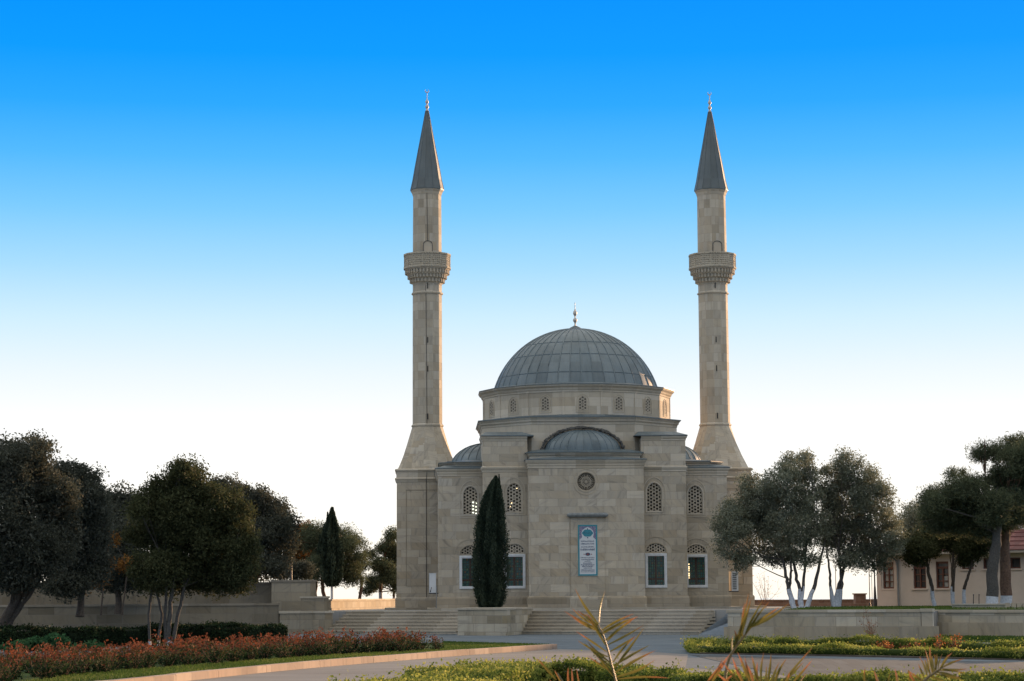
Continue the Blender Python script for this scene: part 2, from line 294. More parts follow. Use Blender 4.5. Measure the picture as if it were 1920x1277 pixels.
# ------------------------------------------------------------------ mesh builder
class MB:
    def __init__(s): s.v = []; s.f = []; s.m = []; s.uv = []; s.sm = []
    def add(s, verts, faces, mi=0, uvs=None, smooth=False):
        o = len(s.v); s.v.extend([tuple(map(float, p)) for p in verts])
        for i, f in enumerate(faces):
            s.f.append([o+k for k in f]); s.m.append(mi); s.uv.append(uvs[i] if uvs else None); s.sm.append(smooth)
    def box(s, x0, x1, y0, y1, z0, z1, mi=0, skip=''):
        v = [(x0,y0,z0),(x1,y0,z0),(x1,y1,z0),(x0,y1,z0),(x0,y0,z1),(x1,y0,z1),(x1,y1,z1),(x0,y1,z1)]
        fs = {'b':(3,2,1,0),'t':(4,5,6,7),'f':(0,1,5,4),'r':(1,2,6,5),'k':(2,3,7,6),'l':(3,0,4,7)}
        s.add(v, [f for k, f in fs.items() if k not in skip], mi)
    def obox(s, c, ux, hx, hy, hz, mi=0):      # oriented box, ux = unit 2-D axis
        ux = np.array(ux, float); ux /= np.linalg.norm(ux); uy = np.array((-ux[1], ux[0]))
        vs = []
        for z in (-hz, hz):
            for a, b in ((-hx,-hy),(hx,-hy),(hx,hy),(-hx,hy)):
                p = ux*a+uy*b; vs.append((c[0]+p[0], c[1]+p[1], c[2]+z))
        s.add(vs, [(3,2,1,0),(4,5,6,7),(0,1,5,4),(1,2,6,5),(2,3,7,6),(3,0,4,7)], mi)
    def loft(s, rings, closed=True, cap0=False, cap1=False, mi=0, uvf=None, smooth=False):
        n = len(rings[0]); v = [p for r in rings for p in r]; fs = []; uvs = [] if uvf else None
        for i in range(len(rings)-1):
            for j in range(n if closed else n-1):
                k = (j+1) % n
                fs.append((i*n+j, i*n+k, (i+1)*n+k, (i+1)*n+j))
                if uvf: uvs.append([uvf(i, j), uvf(i, j+1), uvf(i+1, j+1), uvf(i+1, j)])
        s.add(v, fs, mi, uvs, smooth)
        if cap0: s.add(rings[0], [tuple(range(n-1, -1, -1))], mi)
        if cap1: s.add(rings[-1], [tuple(range(n))], mi)
    def lathe(s, prof, n, c=(0,0), phase=0.0, mi=0, cap0=False, cap1=False, uvf=None, smooth=False, sy=1.0):
        rings = [[(c[0]+r*math.cos(phase+2*math.pi*j/n), c[1]+sy*r*math.sin(phase+2*math.pi*j/n), z) for j in range(n)] for r, z in prof]
        s.loft(rings, True, cap0, cap1, mi, uvf, smooth)
    def mould(s, path, prof, closed=True, mi=0, cap0=False, cap1=False):   # sweep (out, z) profile round a counter-clockwise path
        P = [np.array(p[:2], float) for p in path]; n = len(P); dirs = []
        for i in range(n):
            a = P[i]-P[i-1] if (closed or i > 0) else None
            b = P[(i+1) % n]-P[i] if (closed or i < n-1) else None
            na = np.array((a[1], -a[0]))/np.linalg.norm(a) if a is not None else None
            nb = np.array((b[1], -b[0]))/np.linalg.norm(b) if b is not None else None
            if na is None: dirs.append(nb)
            elif nb is None: dirs.append(na)
            else:
                h = na+nb; dirs.append(h/max(.25, (h@h)/2))
        rings = [[(P[i][0]+dirs[i][0]*o, P[i][1]+dirs[i][1]*o, z) for i in range(n)] for o, z in prof]
        s.loft(rings, closed, cap0, cap1, mi)
    def prism(s, poly, z0, z1, mi=0):
        n = len(poly)
        tri = tessellate_polygon([[Vector((p[0], p[1], 0)) for p in poly]])
        zz0 = z0 if isinstance(z0, (list, tuple)) else [z0]*n; zz1 = z1 if isinstance(z1, (list, tuple)) else [z1]*n
        vb = [(p[0], p[1], z) for p, z in zip(poly, zz0)]; vt = [(p[0], p[1], z) for p, z in zip(poly, zz1)]
        area = sum(poly[i][0]*poly[(i+1) % n][1]-poly[(i+1) % n][0]*poly[i][1] for i in range(n))
        fs = [(i, (i+1) % n, n+(i+1) % n, n+i) for i in range(n)]
        if area < 0: fs = [f[::-1] for f in fs]
        s.add(vb+vt, fs, mi)
        def up(t):
            a, b, c = [poly[k] for k in t]
            return t if (b[0]-a[0])*(c[1]-a[1])-(b[1]-a[1])*(c[0]-a[0]) > 0 else t[::-1]
        s.add(vt, [up(t) for t in tri], mi); s.add(vb, [up(t)[::-1] for t in tri], mi)
    def facade(s, outer, holes, y, depth, mi=0):   # wall in the x-z plane facing -Y with holes and reveals
        loops = [outer]+holes; flat = [p for l in loops for p in l]
        tri = tessellate_polygon([[Vector((p[0], p[1], 0)) for p in l] for l in loops])
        def fix(t):
            a, b, c = [flat[k] for k in t]
            return t if (b[0]-a[0])*(c[1]-a[1])-(b[1]-a[1])*(c[0]-a[0]) > 0 else t[::-1]
        s.add([(p[0], y, p[1]) for p in flat], [fix(t) for t in tri], mi)
        for h in holes:
            n = len(h); s.add([(p[0], y, p[1]) for p in h]+[(p[0], y+depth, p[1]) for p in h], [(i, n+i, n+(i+1) % n, (i+1) % n) for i in range(n)], mi)
    def plate(s, poly, y0, y1, mi=0):              # x-z polygon (counter-clockwise) given thickness in Y, y0 is the front
        n = len(poly); tri = tessellate_polygon([[Vector((p[0], p[1], 0)) for p in poly]])
        def fix(t):
            a, b, c = [poly[k] for k in t]
            return t if (b[0]-a[0])*(c[1]-a[1])-(b[1]-a[1])*(c[0]-a[0]) > 0 else t[::-1]
        s.add([(p[0], y0, p[1]) for p in poly], [fix(t) for t in tri], mi)
        s.add([(p[0], y0, p[1]) for p in poly]+[(p[0], y1, p[1]) for p in poly], [(i, n+i, n+(i+1) % n, (i+1) % n) for i in range(n)], mi)
    def ringplate(s, inner, outer, y0, y1, mi=0, closed=True):  # band between two matching x-z outlines
        n = len(inner); v = [(p[0], y0, p[1]) for p in inner]+[(p[0], y0, p[1]) for p in outer]+[(p[0], y1, p[1]) for p in outer]+[(p[0], y1, p[1]) for p in inner]
        fs = []
        for i in range(n if closed else n-1):
            k = (i+1) % n
            fs += [(i, n+i, n+k, k), (n+i, 2*n+i, 2*n+k, n+k), (i, k, 3*n+k, 3*n+i)]
        s.add(v, [f[::-1] for f in fs], mi)
    def bar(s, a, b, w, y0, y1, mi=0):             # flat bar in the x-z plane
        a = np.array(a, float); b = np.array(b, float); d = b-a; L = np.linalg.norm(d)
        if L < 1e-4: return
        d /= L; nrm = np.array((-d[1], d[0]))*w/2
        s.plate([tuple(a-nrm), tuple(b-nrm), tuple(b+nrm), tuple(a+nrm)], y0, y1, mi)
    def tube(s, pts, rad, n=7, mi=0, cap=True, smooth=True):
        pts = [np.array(p, float) for p in pts]; rings = []
        up = np.array((0.13, .31, .94))
        for i, p in enumerate(pts):
            t = pts[min(i+1, len(pts)-1)]-pts[max(i-1, 0)]; t /= (np.linalg.norm(t)+1e-9)
            a = np.cross(t, up)
            if np.linalg.norm(a) < .15: a = np.cross(t, (1, 0, 0))
            a /= np.linalg.norm(a); b = np.cross(t, a); r = rad[i] if hasattr(rad, '__len__') else rad
            rings.append([tuple(p+r*(a*math.cos(2*math.pi*j/n)+b*math.sin(2*math.pi*j/n))) for j in range(n)])
        s.loft(rings, True, cap, cap, mi, None, smooth)
    def build(s, name, mats, parent=None, loc=None, fix=False):
        me = bpy.data.meshes.new(name); me.from_pydata(s.v, [], s.f)
        mats = mats if isinstance(mats, (list, tuple)) else [mats]
        for m in mats: me.materials.append(M[m] if isinstance(m, str) else m)
        me.polygons.foreach_set('material_index', s.m); me.polygons.foreach_set('use_smooth', s.sm)
        uvl = me.uv_layers.new(name='UVMap'); vs = np.array(s.v)
        buf = np.zeros((len(me.loops), 2)); li = 0
        for f, u in zip(s.f, s.uv):
            p = vs[f]
            if u is not None: buf[li:li+len(f)] = u
            else:
                nrm = np.zeros(3)
                for i in range(1, len(f)-1): nrm += np.cross(p[i]-p[0], p[i+1]-p[0])
                L = np.linalg.norm(nrm); nrm = nrm/L if L > 1e-12 else np.array((0,0,1.))
                if abs(nrm[2]) > .8: buf[li:li+len(f)] = p[:, :2]
                else:
                    t = np.array((-nrm[1], nrm[0])); t /= np.linalg.norm(t); off = round(math.atan2(nrm[1], nrm[0])*3.0, 2)
                    sl = 1/max(.3, math.sqrt(1-nrm[2]**2))
                    buf[li:li+len(f), 0] = p[:, :2] @ t + off; buf[li:li+len(f), 1] = p[:, 2]*sl
            li += len(f)
        uvl.data.foreach_set('uv', buf.ravel().astype(np.float32))
        me.update(); me.validate()
        o = bpy.data.objects.new(name, me); COL.objects.link(o)
        if parent is not None: o.parent = parent
        if loc is not None: o.location = loc
        return o
def tag(o, label, cat, group=None):
    o['label'] = label; o['category'] = cat
    if group: o['group'] = group
    return o
def thing(name, label, cat, loc=(0,0,0), rz=0.0, group=None):
    o = bpy.data.objects.new(name, None); COL.objects.link(o); o.location = loc; o.rotation_euler = (0,0,rz); o.empty_display_size = .3
    return tag(o, label, cat, group)
def struct(o): o['kind'] = 'structure'; return o
def copy_tree(o, parent=None):
    c = o.copy(); COL.objects.link(c)
    if parent is not None: c.parent = parent
    for ch in list(o.children): copy_tree(ch, c)
    return c

# ------------------------------------------------------------------ ground and setting
ZG = -1.05
def G(px, py): p = at_z(px, py, ZG); return (p[0], p[1])
def sheet(name, poly, z, mat, th=.3):
    b = MB(); b.prism(poly, z-th, z); return struct(b.build(name, mat))
sheet('ground', [(-400,-260),(400,-260),(400,32),(-400,32)], ZG-.012, 'earth', 30)
sheet('plaza', [(-45,-62),(60,-62),(60,-5),(-45,-5)], ZG-.006, 'plaza', .2)
b = MB(); b.add([(-16000,33,-42),(16000,33,-42),(16000,30000,-42),(-16000,30000,-42)], [(0,1,2,3)]); struct(b.build('sea', 'sea'))
road_r = G(1290, 1227); road_r2 = G(1285, 1252)
kerb = [np.array(G(*p)) for p in [(1045,1217),(960,1222.5),(880,1228),(800,1234.5),(700,1242.5),(600,1251),(500,1260.5),(410,1270),(330,1279)]]
kerb += [kerb[-1]+np.array((-1.6,-6.0)), kerb[-1]+np.array((-4.5,-16.0))]
sheet('road', [tuple(k) for k in kerb]+[(-19,-90),(2,-90),(0.6,-60),road_r2,road_r,(-.9,-39.5)], ZG-.002, 'road', .1)
sheet('path', [road_r, (-.1,-60), (20,-70), (40,-72), (40,-55.5), G(1920,1241), G(1600,1236)], ZG-.0005, 'paver', .05)
TE = -0.10
A0 = np.array((-11.4,-6.9)); ud = np.array((.883,-.469)); upv = np.array((.469,.883))
PL, PR = np.array((-5.75,-9.9)), np.array((-3.55,-11.05)); RE = np.array((3.75,-14.9))
sheet('terrace', [(-60,-9.5),(-26.5,-9.2),(-12.5,-5.0),tuple(A0+upv*1.9),tuple(PL+upv*1.9),tuple(RE+upv*1.9),(6.3,-14.0),(6.3,-16.2),(5.2,-24.7),(9.9,-26.7),(11.4,-23.6),(60,-33),(80,31.5),(-60,31.5)], TE, 'terrace', 3)
b = MB(); b.prism([(-9.0,1.1),(-7.0,1.1),(-7.0,-4.5),(-5,-4.5),(-5,-5.5),(-3,-5.5),(-3,-6.5),(3,-6.5),(3,-5.5),(5,-5.5),(5,-4.5),(7,-4.5),(7,1.1),(9,1.1),(9,7),(-9,7)], TE-.02, -.004); tag(b.build('stone_base_step', 'step'), 'single low stone step running round the foot of the domed mosque', 'step')
sheet('terrace_lawn', [(5.6,-24.2),(9.6,-26.0),(11.6,-23.0),(40,-28),(40,1.5),(9.8,1.5),(9.8,-14)], TE+.035, 'turf', .06)

# steps: two flights with treads
def flight(name, P0, P1, label):
    b = MB(); n = 7; h = (TE-ZG)/n; d = .30
    P0, P1 = np.array(P0), np.array(P1); L = np.linalg.norm(P1-P0); u = (P1-P0)/L; w = np.array((-u[1], u[0]))
    for i in range(n):
        a = P0+w*d*i; c = P1+w*d*i
        e0 = P0+w*2.1; e1 = P1+w*2.1
        z0, z1 = ZG+h*i, ZG+h*(i+1)
        b.prism([tuple(a), tuple(c), tuple(c+w*(2.1-d*i)), tuple(a+w*(2.1-d*i))], z0-.001, z1-.045)
        b.prism([tuple(a-w*.03), tuple(c-w*.03), tuple(c+w*.34), tuple(a+w*.34)], z1-.045, z1-(0.004 if i == n-1 else 0))
    return tag(b.build(name, 'step'), label, 'stairs', 'stone stairs up to the terrace')
flight('stone_stairs', A0, PL-ud*.02, 'worn stone stairs left of the planter block with the cypress')
flight('stone_stairs', PR+ud*.1, RE, 'wide worn stone stairs right of the planter block, behind the palm frond')
b = MB(); e = RE+ud*2.6
b.prism([tuple(RE), tuple(RE+ud*1.45), tuple(e), tuple(e+upv*2.3), tuple(RE+ud*1.45+upv*2.3), tuple(RE+upv*2.3)], ZG-.05, [ZG+.01,TE+.02,TE+.02,TE+.02,TE+.02,ZG+.01])
tag(b.build('concrete_ramp', 'ramp'), 'smooth grey wedge shaped ramp at the right end of the wide stairs', 'ramp')
# planter block
pl = thing('stone_planter', 'square stone planter block between the two stair flights, under the cypress', 'planter')
q0 = np.array(G(858,1191)); q1 = np.array(G(951,1191.5)); q2 = PR+ud*.1+upv*1.9; q3 = PL+upv*1.9
b = MB(); b.prism([tuple(q0), tuple(q1), tuple(q2), tuple(q3)], ZG-.05, -.03); b.build('wall', 'wallstone', pl)
b = MB(); cc = (q0+q1+q2+q3)/4
b.prism([tuple(p+(p-cc)*.02) for p in (q0,q1,q2,q3)], -.03, .05); b.build('coping', 'coping', pl)

# ------------------------------------------------------------------ garden walls
def wall(name, path, z0, z1, th, label, mat='wallstone', cop=.09, ledge=None, group=None, cmat='coping', cat='wall', over=.04):
    t = thing(name, label, cat, (0,0,0), 0, group)
    P = [np.array(p, float) for p in path]; back = []
    for i, p in enumerate(P):
        d = P[min(i+1, len(P)-1)]-P[max(i-1, 0)]; d /= np.linalg.norm(d); back.append(p+np.array((-d[1], d[0]))*th)
    poly = [tuple(p) for p in P]+[tuple(p) for p in back[::-1]]
    b = MB(); b.prism(poly, z0, z1-cop); b.build('wall', mat, t)
    if cop > 0:
        b = MB(); n = len(P); c = []
        for i, p in enumerate(P):
            d = P[min(i+1, n-1)]-P[max(i-1, 0)]; d /= np.linalg.norm(d); nn = np.array((d[1], -d[0]))
            e = d*(-over if i == 0 else over if i == n-1 else 0); c.append((p+nn*over+e, back[i]-nn*over+e))
        b.prism([tuple(x[0]) for x in c]+[tuple(x[1]) for x in c[::-1]], z1-cop, z1); b.build('coping', cmat, t)
    if ledge:
        b = MB(); n = len(P); c = []
        for i, p in enumerate(P):
            d = P[min(i+1, n-1)]-P[max(i-1, 0)]; d /= np.linalg.norm(d); nn = np.array((d[1], -d[0])); e = d*(-.1 if i == 0 else .16 if i == n-1 else 0)
            c.append((p+nn*.16+e, p+nn*.003+e))
        b.prism([tuple(x[0]) for x in c]+[tuple(x[1]) for x in c[::-1]], z0, ledge); b.build('base_course', 'wallstone_base', t)
    return t
wl = np.array(G(1365,1200)); wr = np.array(G(1728,1200.5)); wd = (wr-wl)/np.linalg.norm(wr-wl); wn = np.array((-wd[1], wd[0]))
wall('retaining_wall', [wl, wl+(wr-wl)*.5, wr], ZG-.05, -.02, .5, 'long low sandstone retaining wall with stepped base right of the grey ramp, under the two olive trees', ledge=-.6)
wall('wall_return', [wr+wd*.02-wn*.02, wr+wd*.42+wn*.05], ZG-.05, -.0, .45, 'rounded stone pier closing the right end of the retaining wall, edge lit by the sun', cat='pier', mat='coping', cop=.1, ledge=-.58)
w2 = np.array(G(1745,1196)); w3 = np.array(G(1925,1198))
wall('retaining_wall', [w2, w3, w3+(w3-w2)*3], ZG-.05, -.07, .5, 'set back sandstone retaining wall at the right edge of the photo, below the house', ledge=-.5)
# left walls
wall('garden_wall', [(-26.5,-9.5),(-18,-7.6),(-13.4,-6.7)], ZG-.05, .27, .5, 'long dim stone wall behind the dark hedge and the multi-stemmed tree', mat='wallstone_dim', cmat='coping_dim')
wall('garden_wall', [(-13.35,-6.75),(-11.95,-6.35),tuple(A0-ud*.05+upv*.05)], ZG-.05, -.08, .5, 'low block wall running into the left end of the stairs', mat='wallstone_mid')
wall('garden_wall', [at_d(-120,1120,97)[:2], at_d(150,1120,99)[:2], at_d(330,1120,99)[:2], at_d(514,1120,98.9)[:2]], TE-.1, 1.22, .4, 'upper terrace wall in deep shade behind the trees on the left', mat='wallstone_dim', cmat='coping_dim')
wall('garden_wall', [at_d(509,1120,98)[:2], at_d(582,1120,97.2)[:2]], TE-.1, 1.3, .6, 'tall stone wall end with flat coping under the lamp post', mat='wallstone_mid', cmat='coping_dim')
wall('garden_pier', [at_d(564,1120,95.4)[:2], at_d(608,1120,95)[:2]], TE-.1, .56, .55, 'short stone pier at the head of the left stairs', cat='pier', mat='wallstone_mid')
wall('parapet_wall', [at_d(610,1120,100)[:2], at_d(690,1120,110)[:2], at_d(780,1120,122)[:2]], TE-.1, .42, .35, 'low sunlit parapet wall left of the left minaret, under the far pines', mat='wallstone_warm', cop=.07)
wall('parapet_wall', [at_d(1400,1120,113)[:2], at_d(1520,1120,112)[:2], at_d(1652,1120,112)[:2]], TE-.1, .25, .35, 'low brown parapet wall behind the white trunks of the olive trees', mat='brick', cop=.06, cmat='brick')
# stone box on the far parapet
b = MB(); p = at_d(1612,1120,108); b.obox((p[0],p[1],.26), (1,0), .26, .26, .24); b.obox((p[0],p[1],.52), (1,0), .31, .31, .03); b.obox((p[0],p[1]-.24,.27), (1,0), .12, .03, .1)
tag(b.build('stone_bollard', 'brick'), 'small square stone block with a flat cap standing by the brown parapet', 'stone block')
wall('lawn_wall', [at_d(1785,1130,84)[:2], at_d(1884,1130,83)[:2]], TE-.1, .12, .35, 'short pale stone wall on the lawn below the whitewashed pine trunks', cop=.05)
for i, px in enumerate((1889, 1900, 1910, 1921)):
    p = at_d(px, 1130, 82.6); b = MB(); b.obox((p[0],p[1],-.02), (1,-.2), .085, .2, .1); b.obox((p[0],p[1],.1), (1,-.2), .085, .17, .02); b.obox((p[0],p[1]+.02,.135), (1,-.2), .08, .12, .015)
    tag(b.build('stone_post', 'coping'), ['stout pale stone post touching the end of the lawn wall, leftmost of the row', 'second pale stone post from the lawn wall', 'third pale stone post from the lawn wall, near the photo edge', 'pale stone post cut by the right edge of the photo'][i], 'post', 'row of pale stone posts')

# kerb: single stones
kt = thing('kerb', 'sunlit pinkish stone kerb edging the lawn strip along the pale road', 'kerb')
b = MB(); K = [np.array(k) for k in kerb]
nk = []
for i, p in enumerate(K):
    d = K[min(i+1, len(K)-1)]-K[max(i-1, 0)]; d /= np.linalg.norm(d); nk.append(np.array((d[1], -d[0])))
for i in range(len(K)-1):
    a, c = K[i], K[i+1]; d = (c-a)/np.linalg.norm(c-a); na = nk[i]; nc = nk[i+1]
    m = 2 if np.linalg.norm(c-a) > 4 else 1
    for j in range(m):
        p = a+(c-a)*j/m+d*.008; q = a+(c-a)*(j+1)/m-d*.008; hh = .15+random.uniform(-.006,.006)
        b.prism([tuple(p), tuple(q), tuple(q+nc*.20), tuple(p+na*.20)], ZG-.05, ZG+hh-.02)
        b.prism([tuple(p+na*.012), tuple(q+nc*.012), tuple(q+nc*.19), tuple(p+na*.19)], ZG+hh-.02, ZG+hh)
b.build('kerb_stones', 'kerb', kt)
lawn_poly = [tuple(K[i]+nk[i]*.2) for i in range(len(K))]+[(-30,-80),(-22,-60),G(-60,1256),G(0,1249),G(200,1232),G(400,1220),G(600,1214),G(830,1211),(-4.6,-34.4)]
sheet('lawn_strip', lawn_poly, ZG+.10, 'turf', .2)
hp = [G(1312,1226), G(1500,1229), G(1920,1238), (20,-56), (30,-48), (24,-40), G(1920,1212), G(1640,1207), G(1440,1205), G(1330,1216)]
sheet('hedge_bed_soil', hp, ZG+.03, 'soil', .1)

# ------------------------------------------------------------------ mosque
mosque = thing('mosque', 'sandstone mosque with a large grey lead dome on a sixteen-sided drum', 'mosque')
def archpts(cx, z0, zs, z1, hw, n=9, foot=True):
    """pointed arch outline, counter-clockwise: spring at zs, apex z1"""
    L = []
    for i in range(n+1):
        t = i/n; L.append((hw*math.cos(t*math.pi/2)**.85 if i < n else 0.0, zs+(z1-zs)*(math.sin(t*math.pi/2)*.72+.28*t)))
    pts = ([(cx-hw, z0), (cx+hw, z0)] if foot else []) + [(cx+x, z) for x, z in L] + [(cx-x, z) for x, z in L[-2::-1]]
    if foot and abs(zs-z0) < 1e-6: pts = pts[1:-1]; 
    return pts
def circ(cx, cz, r, n=32): return [(cx+r*math.cos(2*math.pi*i/n), cz+r*math.sin(2*math.pi*i/n)) for i in range(n)]
def clipline(poly, p, d):
    ts = []
    n = len(poly)
    for i in range(n):
        a = poly[i]; c = poly[(i+1) % n]; ex, ez = c[0]-a[0], c[1]-a[1]; den = d[0]*ez-d[1]*ex
        if abs(den) < 1e-9: continue
        t = ((a[0]-p[0])*ez-(a[1]-p[1])*ex)/den; u = ((a[0]-p[0])*d[1]-(a[1]-p[1])*d[0])/den
        if 0 <= u <= 1: ts.append(t)
    return (min(ts), max(ts)) if len(ts) >= 2 else None
def lattice(b, poly, cx, cz, sp, w, y0, y1, R0=2.0):
    for k, ang in enumerate((30, 90, 150)):
        d = (math.cos(R(ang)), math.sin(R(ang))); nn = (-d[1], d[0])
        for i in range(-14, 15):
            o = (i+.5)*sp; p = (cx+nn[0]*o, cz+nn[1]*o); c = clipline(poly, p, d)
            if c: b.bar((p[0]+d[0]*c[0], p[1]+d[1]*c[0]), (p[0]+d[0]*c[1], p[1]+d[1]*c[1]), w, y0+k*.0022, y1, 0)
    i = 0
    for gx in range(-5, 6):            # little knots that turn the crossings into stars
        for gz in range(-12, 13):
            x = cx+gx*sp*2/math.sqrt(3)*1.0+(.577*sp if gz % 2 else 0); z = cz+gz*sp
            c = clipline(poly, (x, z), (1, 0))
            if c and c[0] < -.02 and c[1] > .02 and (gx+gz) % 2 == 0: b.plate(circ(x, z, w*.9, 6), y0-.002, y1)
def offs(poly, o):
    cx = sum(p[0] for p in poly)/len(poly); cz = sum(p[1] for p in poly)/len(poly); n = len(poly); out = []
    for i in range(n):
        a = np.array(poly[i-1]); p = np.array(poly[i]); c = np.array(poly[(i+1) % n])
        e1 = p-a; e2 = c-p; n1 = np.array((e1[1], -e1[0]))/(np.linalg.norm(e1)+1e-9); n2 = np.array((e2[1], -e2[0]))/(np.linalg.norm(e2)+1e-9)
        h = n1+n2; out.append(tuple(p+h*o/max(.4, (h@h)/2)))
    return out

FA, FC, FW = -6.0, -5.0, -4.0      # fronts of the apse, the corner blocks and the wings
XA, XC, XW = 2.54, 4.53, 6.5
UP = dict(c=dict(cx=3.12, z0=4.22, zs=5.08, z1=5.5, hw=.34), w=dict(cx=5.06, z0=4.15, zs=5.0, z1=5.42, hw=.335))
def upper_window(cx, z0, zs, z1, hw, y, glow_dots=None, lit=None, label=None):
    hole = archpts(cx, z0, zs, z1, hw)
    b = MB(); o1 = offs(hole, .045); b.ringplate(hole, o1, y-.02, y+.01)
    fr = archpts(cx, z0-.14, zs+.02, z1+.26, hw+.16); b.ringplate(offs(fr, -.03), fr, y-.022, y+.01)
    w = b.build('upper_window', 'trim', mosque)
    b = MB(); lattice(b, hole, cx, (z0+z1)/2, .13, .035, y+.06, y+.12); b.ringplate(offs(hole, -.03), hole, y+.055, y+.12); b.build('grille', 'trim', w)
    b = MB(); b.box(cx-hw-.1, cx+hw+.1, y+.31, y+.9, z0-.1, z1+.1, 0, skip='f')
    b.build('dark_opening', 'void', w)
    if glow_dots:
        for x, z in glow_dots:
            b = MB(); b.lathe([(.001,z-.045),(.03,z-.03),(.045,z),(.03,z+.03),(.001,z+.045)], 8, (x, y+.5), 0, 0, False, False, None, True)
            b.build('glow_dot', 'lamp', w)  # added glowing balls stand in for bright spots from the windows opposite
    if lit:
        for i in range(4):
            for j in range(2):
                b = MB(); b.box(lit[0]+j*.13, lit[0]+j*.13+.095, y+.84, y+.86, lit[1]+i*.155, lit[1]+i*.155+.1); b.build('glow_pane', 'glowpane', w)  # glowing boxes stand in for daylight through the far-side window
    return hole
def lower_window(cx, y, z0, z1, hw, za, glint=False):
    fw = .12
    rect = [(cx-hw, z0), (cx+hw, z0), (cx+hw, z1), (cx-hw, z1)]; inn = [(cx-hw+fw, z0+fw), (cx+hw-fw, z0+fw), (cx+hw-fw, z1-fw), (cx-hw+fw, z1-fw)]
    b = MB(); b.ringplate(inn, rect, y-.045, y+.2); mid = offs(inn, .05); b.ringplate(mid, offs(rect, -.012), y-.062, y-.044)
    w = b.build('window', 'marble', mosque)
    b = MB(); b.box(inn[0][0], inn[1][0], y+.14, y+.16, inn[0][1], inn[2][1]); b.build('pane', 'stained', w)
    b = MB(); b.box(cx-.05, cx+.045, y+.132, y+.139, inn[0][1], inn[2][1]); b.box(inn[0][0], inn[1][0], y+.133, y+.1385, z0+.36, z0+.43); b.build('amber_band', 'stained_amber', w)
    b = MB()
    nx, nz = 8, 11
    for i in range(nx+1): x = inn[0][0]+(inn[1][0]-inn[0][0])*i/nx; b.box(x-.008, x+.008, y+.09, y+.12, inn[0][1], inn[2][1])
    for i in range(nz+1): z = inn[0][1]+(inn[2][1]-inn[0][1])*i/nz; b.box(inn[0][0], inn[1][0], y+.085, y+.115, z-.008, z+.008)
    b.build('grille', 'bars', w)
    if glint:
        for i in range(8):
            b = MB(); b.box(inn[0][0]+.02, inn[0][0]+.07, y+.122, y+.131, z0+.42+i*.085, z0+.42+i*.085+(.055 if i % 3 else .03)); b.build('glow_pane', 'lamp', w)  # emissive strips paint a glint on the glass
    arch = archpts(cx, z1+.035, z1+.06, za, hw-.02)
    b = MB(); b.ringplate(arch, offs(arch, .04), y-.018, y+.01)
    lo = archpts(cx, z1+.04, z1+.1, za+.26, hw+.2); b.ringplate(lo[1:][:], offs(lo, .03)[1:], y-.02, y+.01, 0, False)
    lattice(b, arch, cx, z1+.2, .118, .028, y+.05, y+.11); b.ringplate(offs(arch, -.03), arch, y+.045, y+.11)
    b.build('tympanum_grille', 'trim', w)
    b = MB(); b.box(cx-hw-.05, cx+hw+.05, y+.3, y+.6, z1-.02, za+.1, 0, skip='f'); b.build('dark_opening', 'void', w)
    return [rect, arch]

